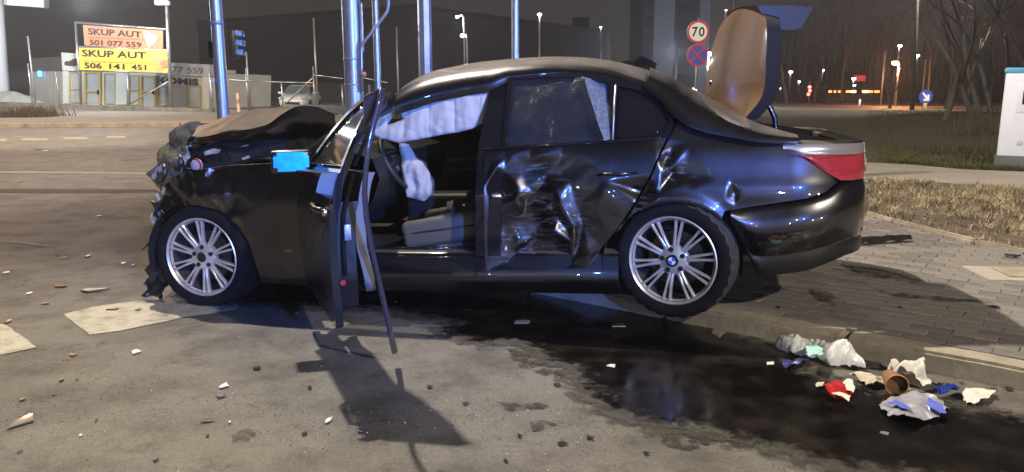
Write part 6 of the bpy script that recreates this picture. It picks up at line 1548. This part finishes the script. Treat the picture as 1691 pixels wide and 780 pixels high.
b0=D(1618,205,24); tree(Vector((b0.x,24,.1)),7.5,11,'leaning pale stemmed bare tree left of the white cabinet',(-.30,.05),.10,5,BARK,stems=[(-.36,.05),(-.16,.1,.15)],sp=.7)
b0=D(1640,205,25); tree(Vector((b0.x,25,.1)),8.5,12,'upright pale stemmed bare tree directly behind the white cabinet',(-.02,0),.085,5,BARK)
b0=D(1690,205,23); tree(Vector((b0.x,23,.1)),8,15,'bare tree at the right edge of the picture behind the cabinet',(.05,0),.12,5,BARK)
pb=empty('leaning_log',(D(1555,219,23).x,23,.1)); tag(pb,'leaning pale trunk propped against the leaning tree','log'); bm=bmesh.new(); a=D(1555,219,23)-Vector(pb.location); b_=D(1582,122,24)-Vector(pb.location); tube(bm,[a,(a+b_)/2+Vector((.03,0,0)),b_],[.11,.09,.07],8); obj('log',bm,BARK,pb,True)
for i,(px,Y,h,lab) in enumerate(((1300,62,9,'bare dark tree right of the boot hinge'),(1345,70,11,'bare dark tree behind the red signal'),(1390,66,12,'bare dark tree left of the two white lamps'),(1440,78,12,'bare dark tree behind the shelter'),(1470,52,4.2,'small orange lit bare tree beneath the sodium lamp'),(1532,58,10,'bare dark tree beyond the blue arrow sign'),(1560,50,10,'bare dark tree left of the leaning tree'),(1600,44,10,'bare dark tree behind the leaning tree'),(1660,40,10,'bare dark tree above the cabinet'),(1255,80,11,'bare dark tree behind the raised boot lid'),(1322,92,13,'tall bare tree far behind the tiny white lamp'),(1372,84,12,'bare dark tree between the pinkish lamps and the shelter'),(1496,84,13,'tall bare tree just right of the orange sodium lamp'),(1585,70,13,'tall bare tree far behind the leaning tree'),(1630,62,12,'bare dark tree far behind the pale upright tree'),(1685,55,12,'bare dark tree far behind the cabinet'),(1235,95,13,'bare dark tree far behind the boot lid'),(1415,90,13,'tallest bare tree in the distance behind the white lamps'))):
    b0=D(px,180,Y); tree(Vector((b0.x,Y,-.03)),h,40+i,lab,(random.uniform(-.1,.1),0),.11,5 if h>5 else 4,BARKD)
def fwood():
    px=random.uniform(1250,1720); Y=random.uniform(72,98); p=D(px,160,Y); return (p.x,Y,-.05)
blades('wood_undergrowth',9000,fwood,2.4,.03,mat('undergrowth_stems',(.035,.032,.028),.95),.35)
def fund():
    px=random.uniform(1575,1700); Y=random.uniform(17,27); p=D(px,220,Y); return (p.x,Y,.1)
blades('undergrowth',5000,fund,.55,.012,mat('brown_stems',(.09,.075,.06),.95),.8)

def fstem():
    px=random.uniform(1235,1800); Y=random.uniform(78,112); p=D(px,160,Y); return (p.x,Y,-.05)
blades('distant_wood',2600,fstem,9,.05,mat('distant_stems',(.012,.011,.011),.95),.35)

# ================================================================ THE NIGHT AIR
bm=bmesh.new(); box(bm,(-20,58,20),(360,190,42))
hm=bpy.data.materials.new('night_haze'); hm.use_nodes=True; n=hm.node_tree.nodes; l=hm.node_tree.links
for x in list(n):
    if x.type=='BSDF_PRINCIPLED': n.remove(x)
pv=n.new('ShaderNodeVolumePrincipled'); pv.inputs['Color'].default_value=(.85,.86,.9,1); pv.inputs['Density'].default_value=.0013; pv.inputs['Anisotropy'].default_value=.35
l.new(pv.outputs[0],n['Material Output'].inputs['Volume']); tag(obj('haze',bm,hm),kind='stuff')
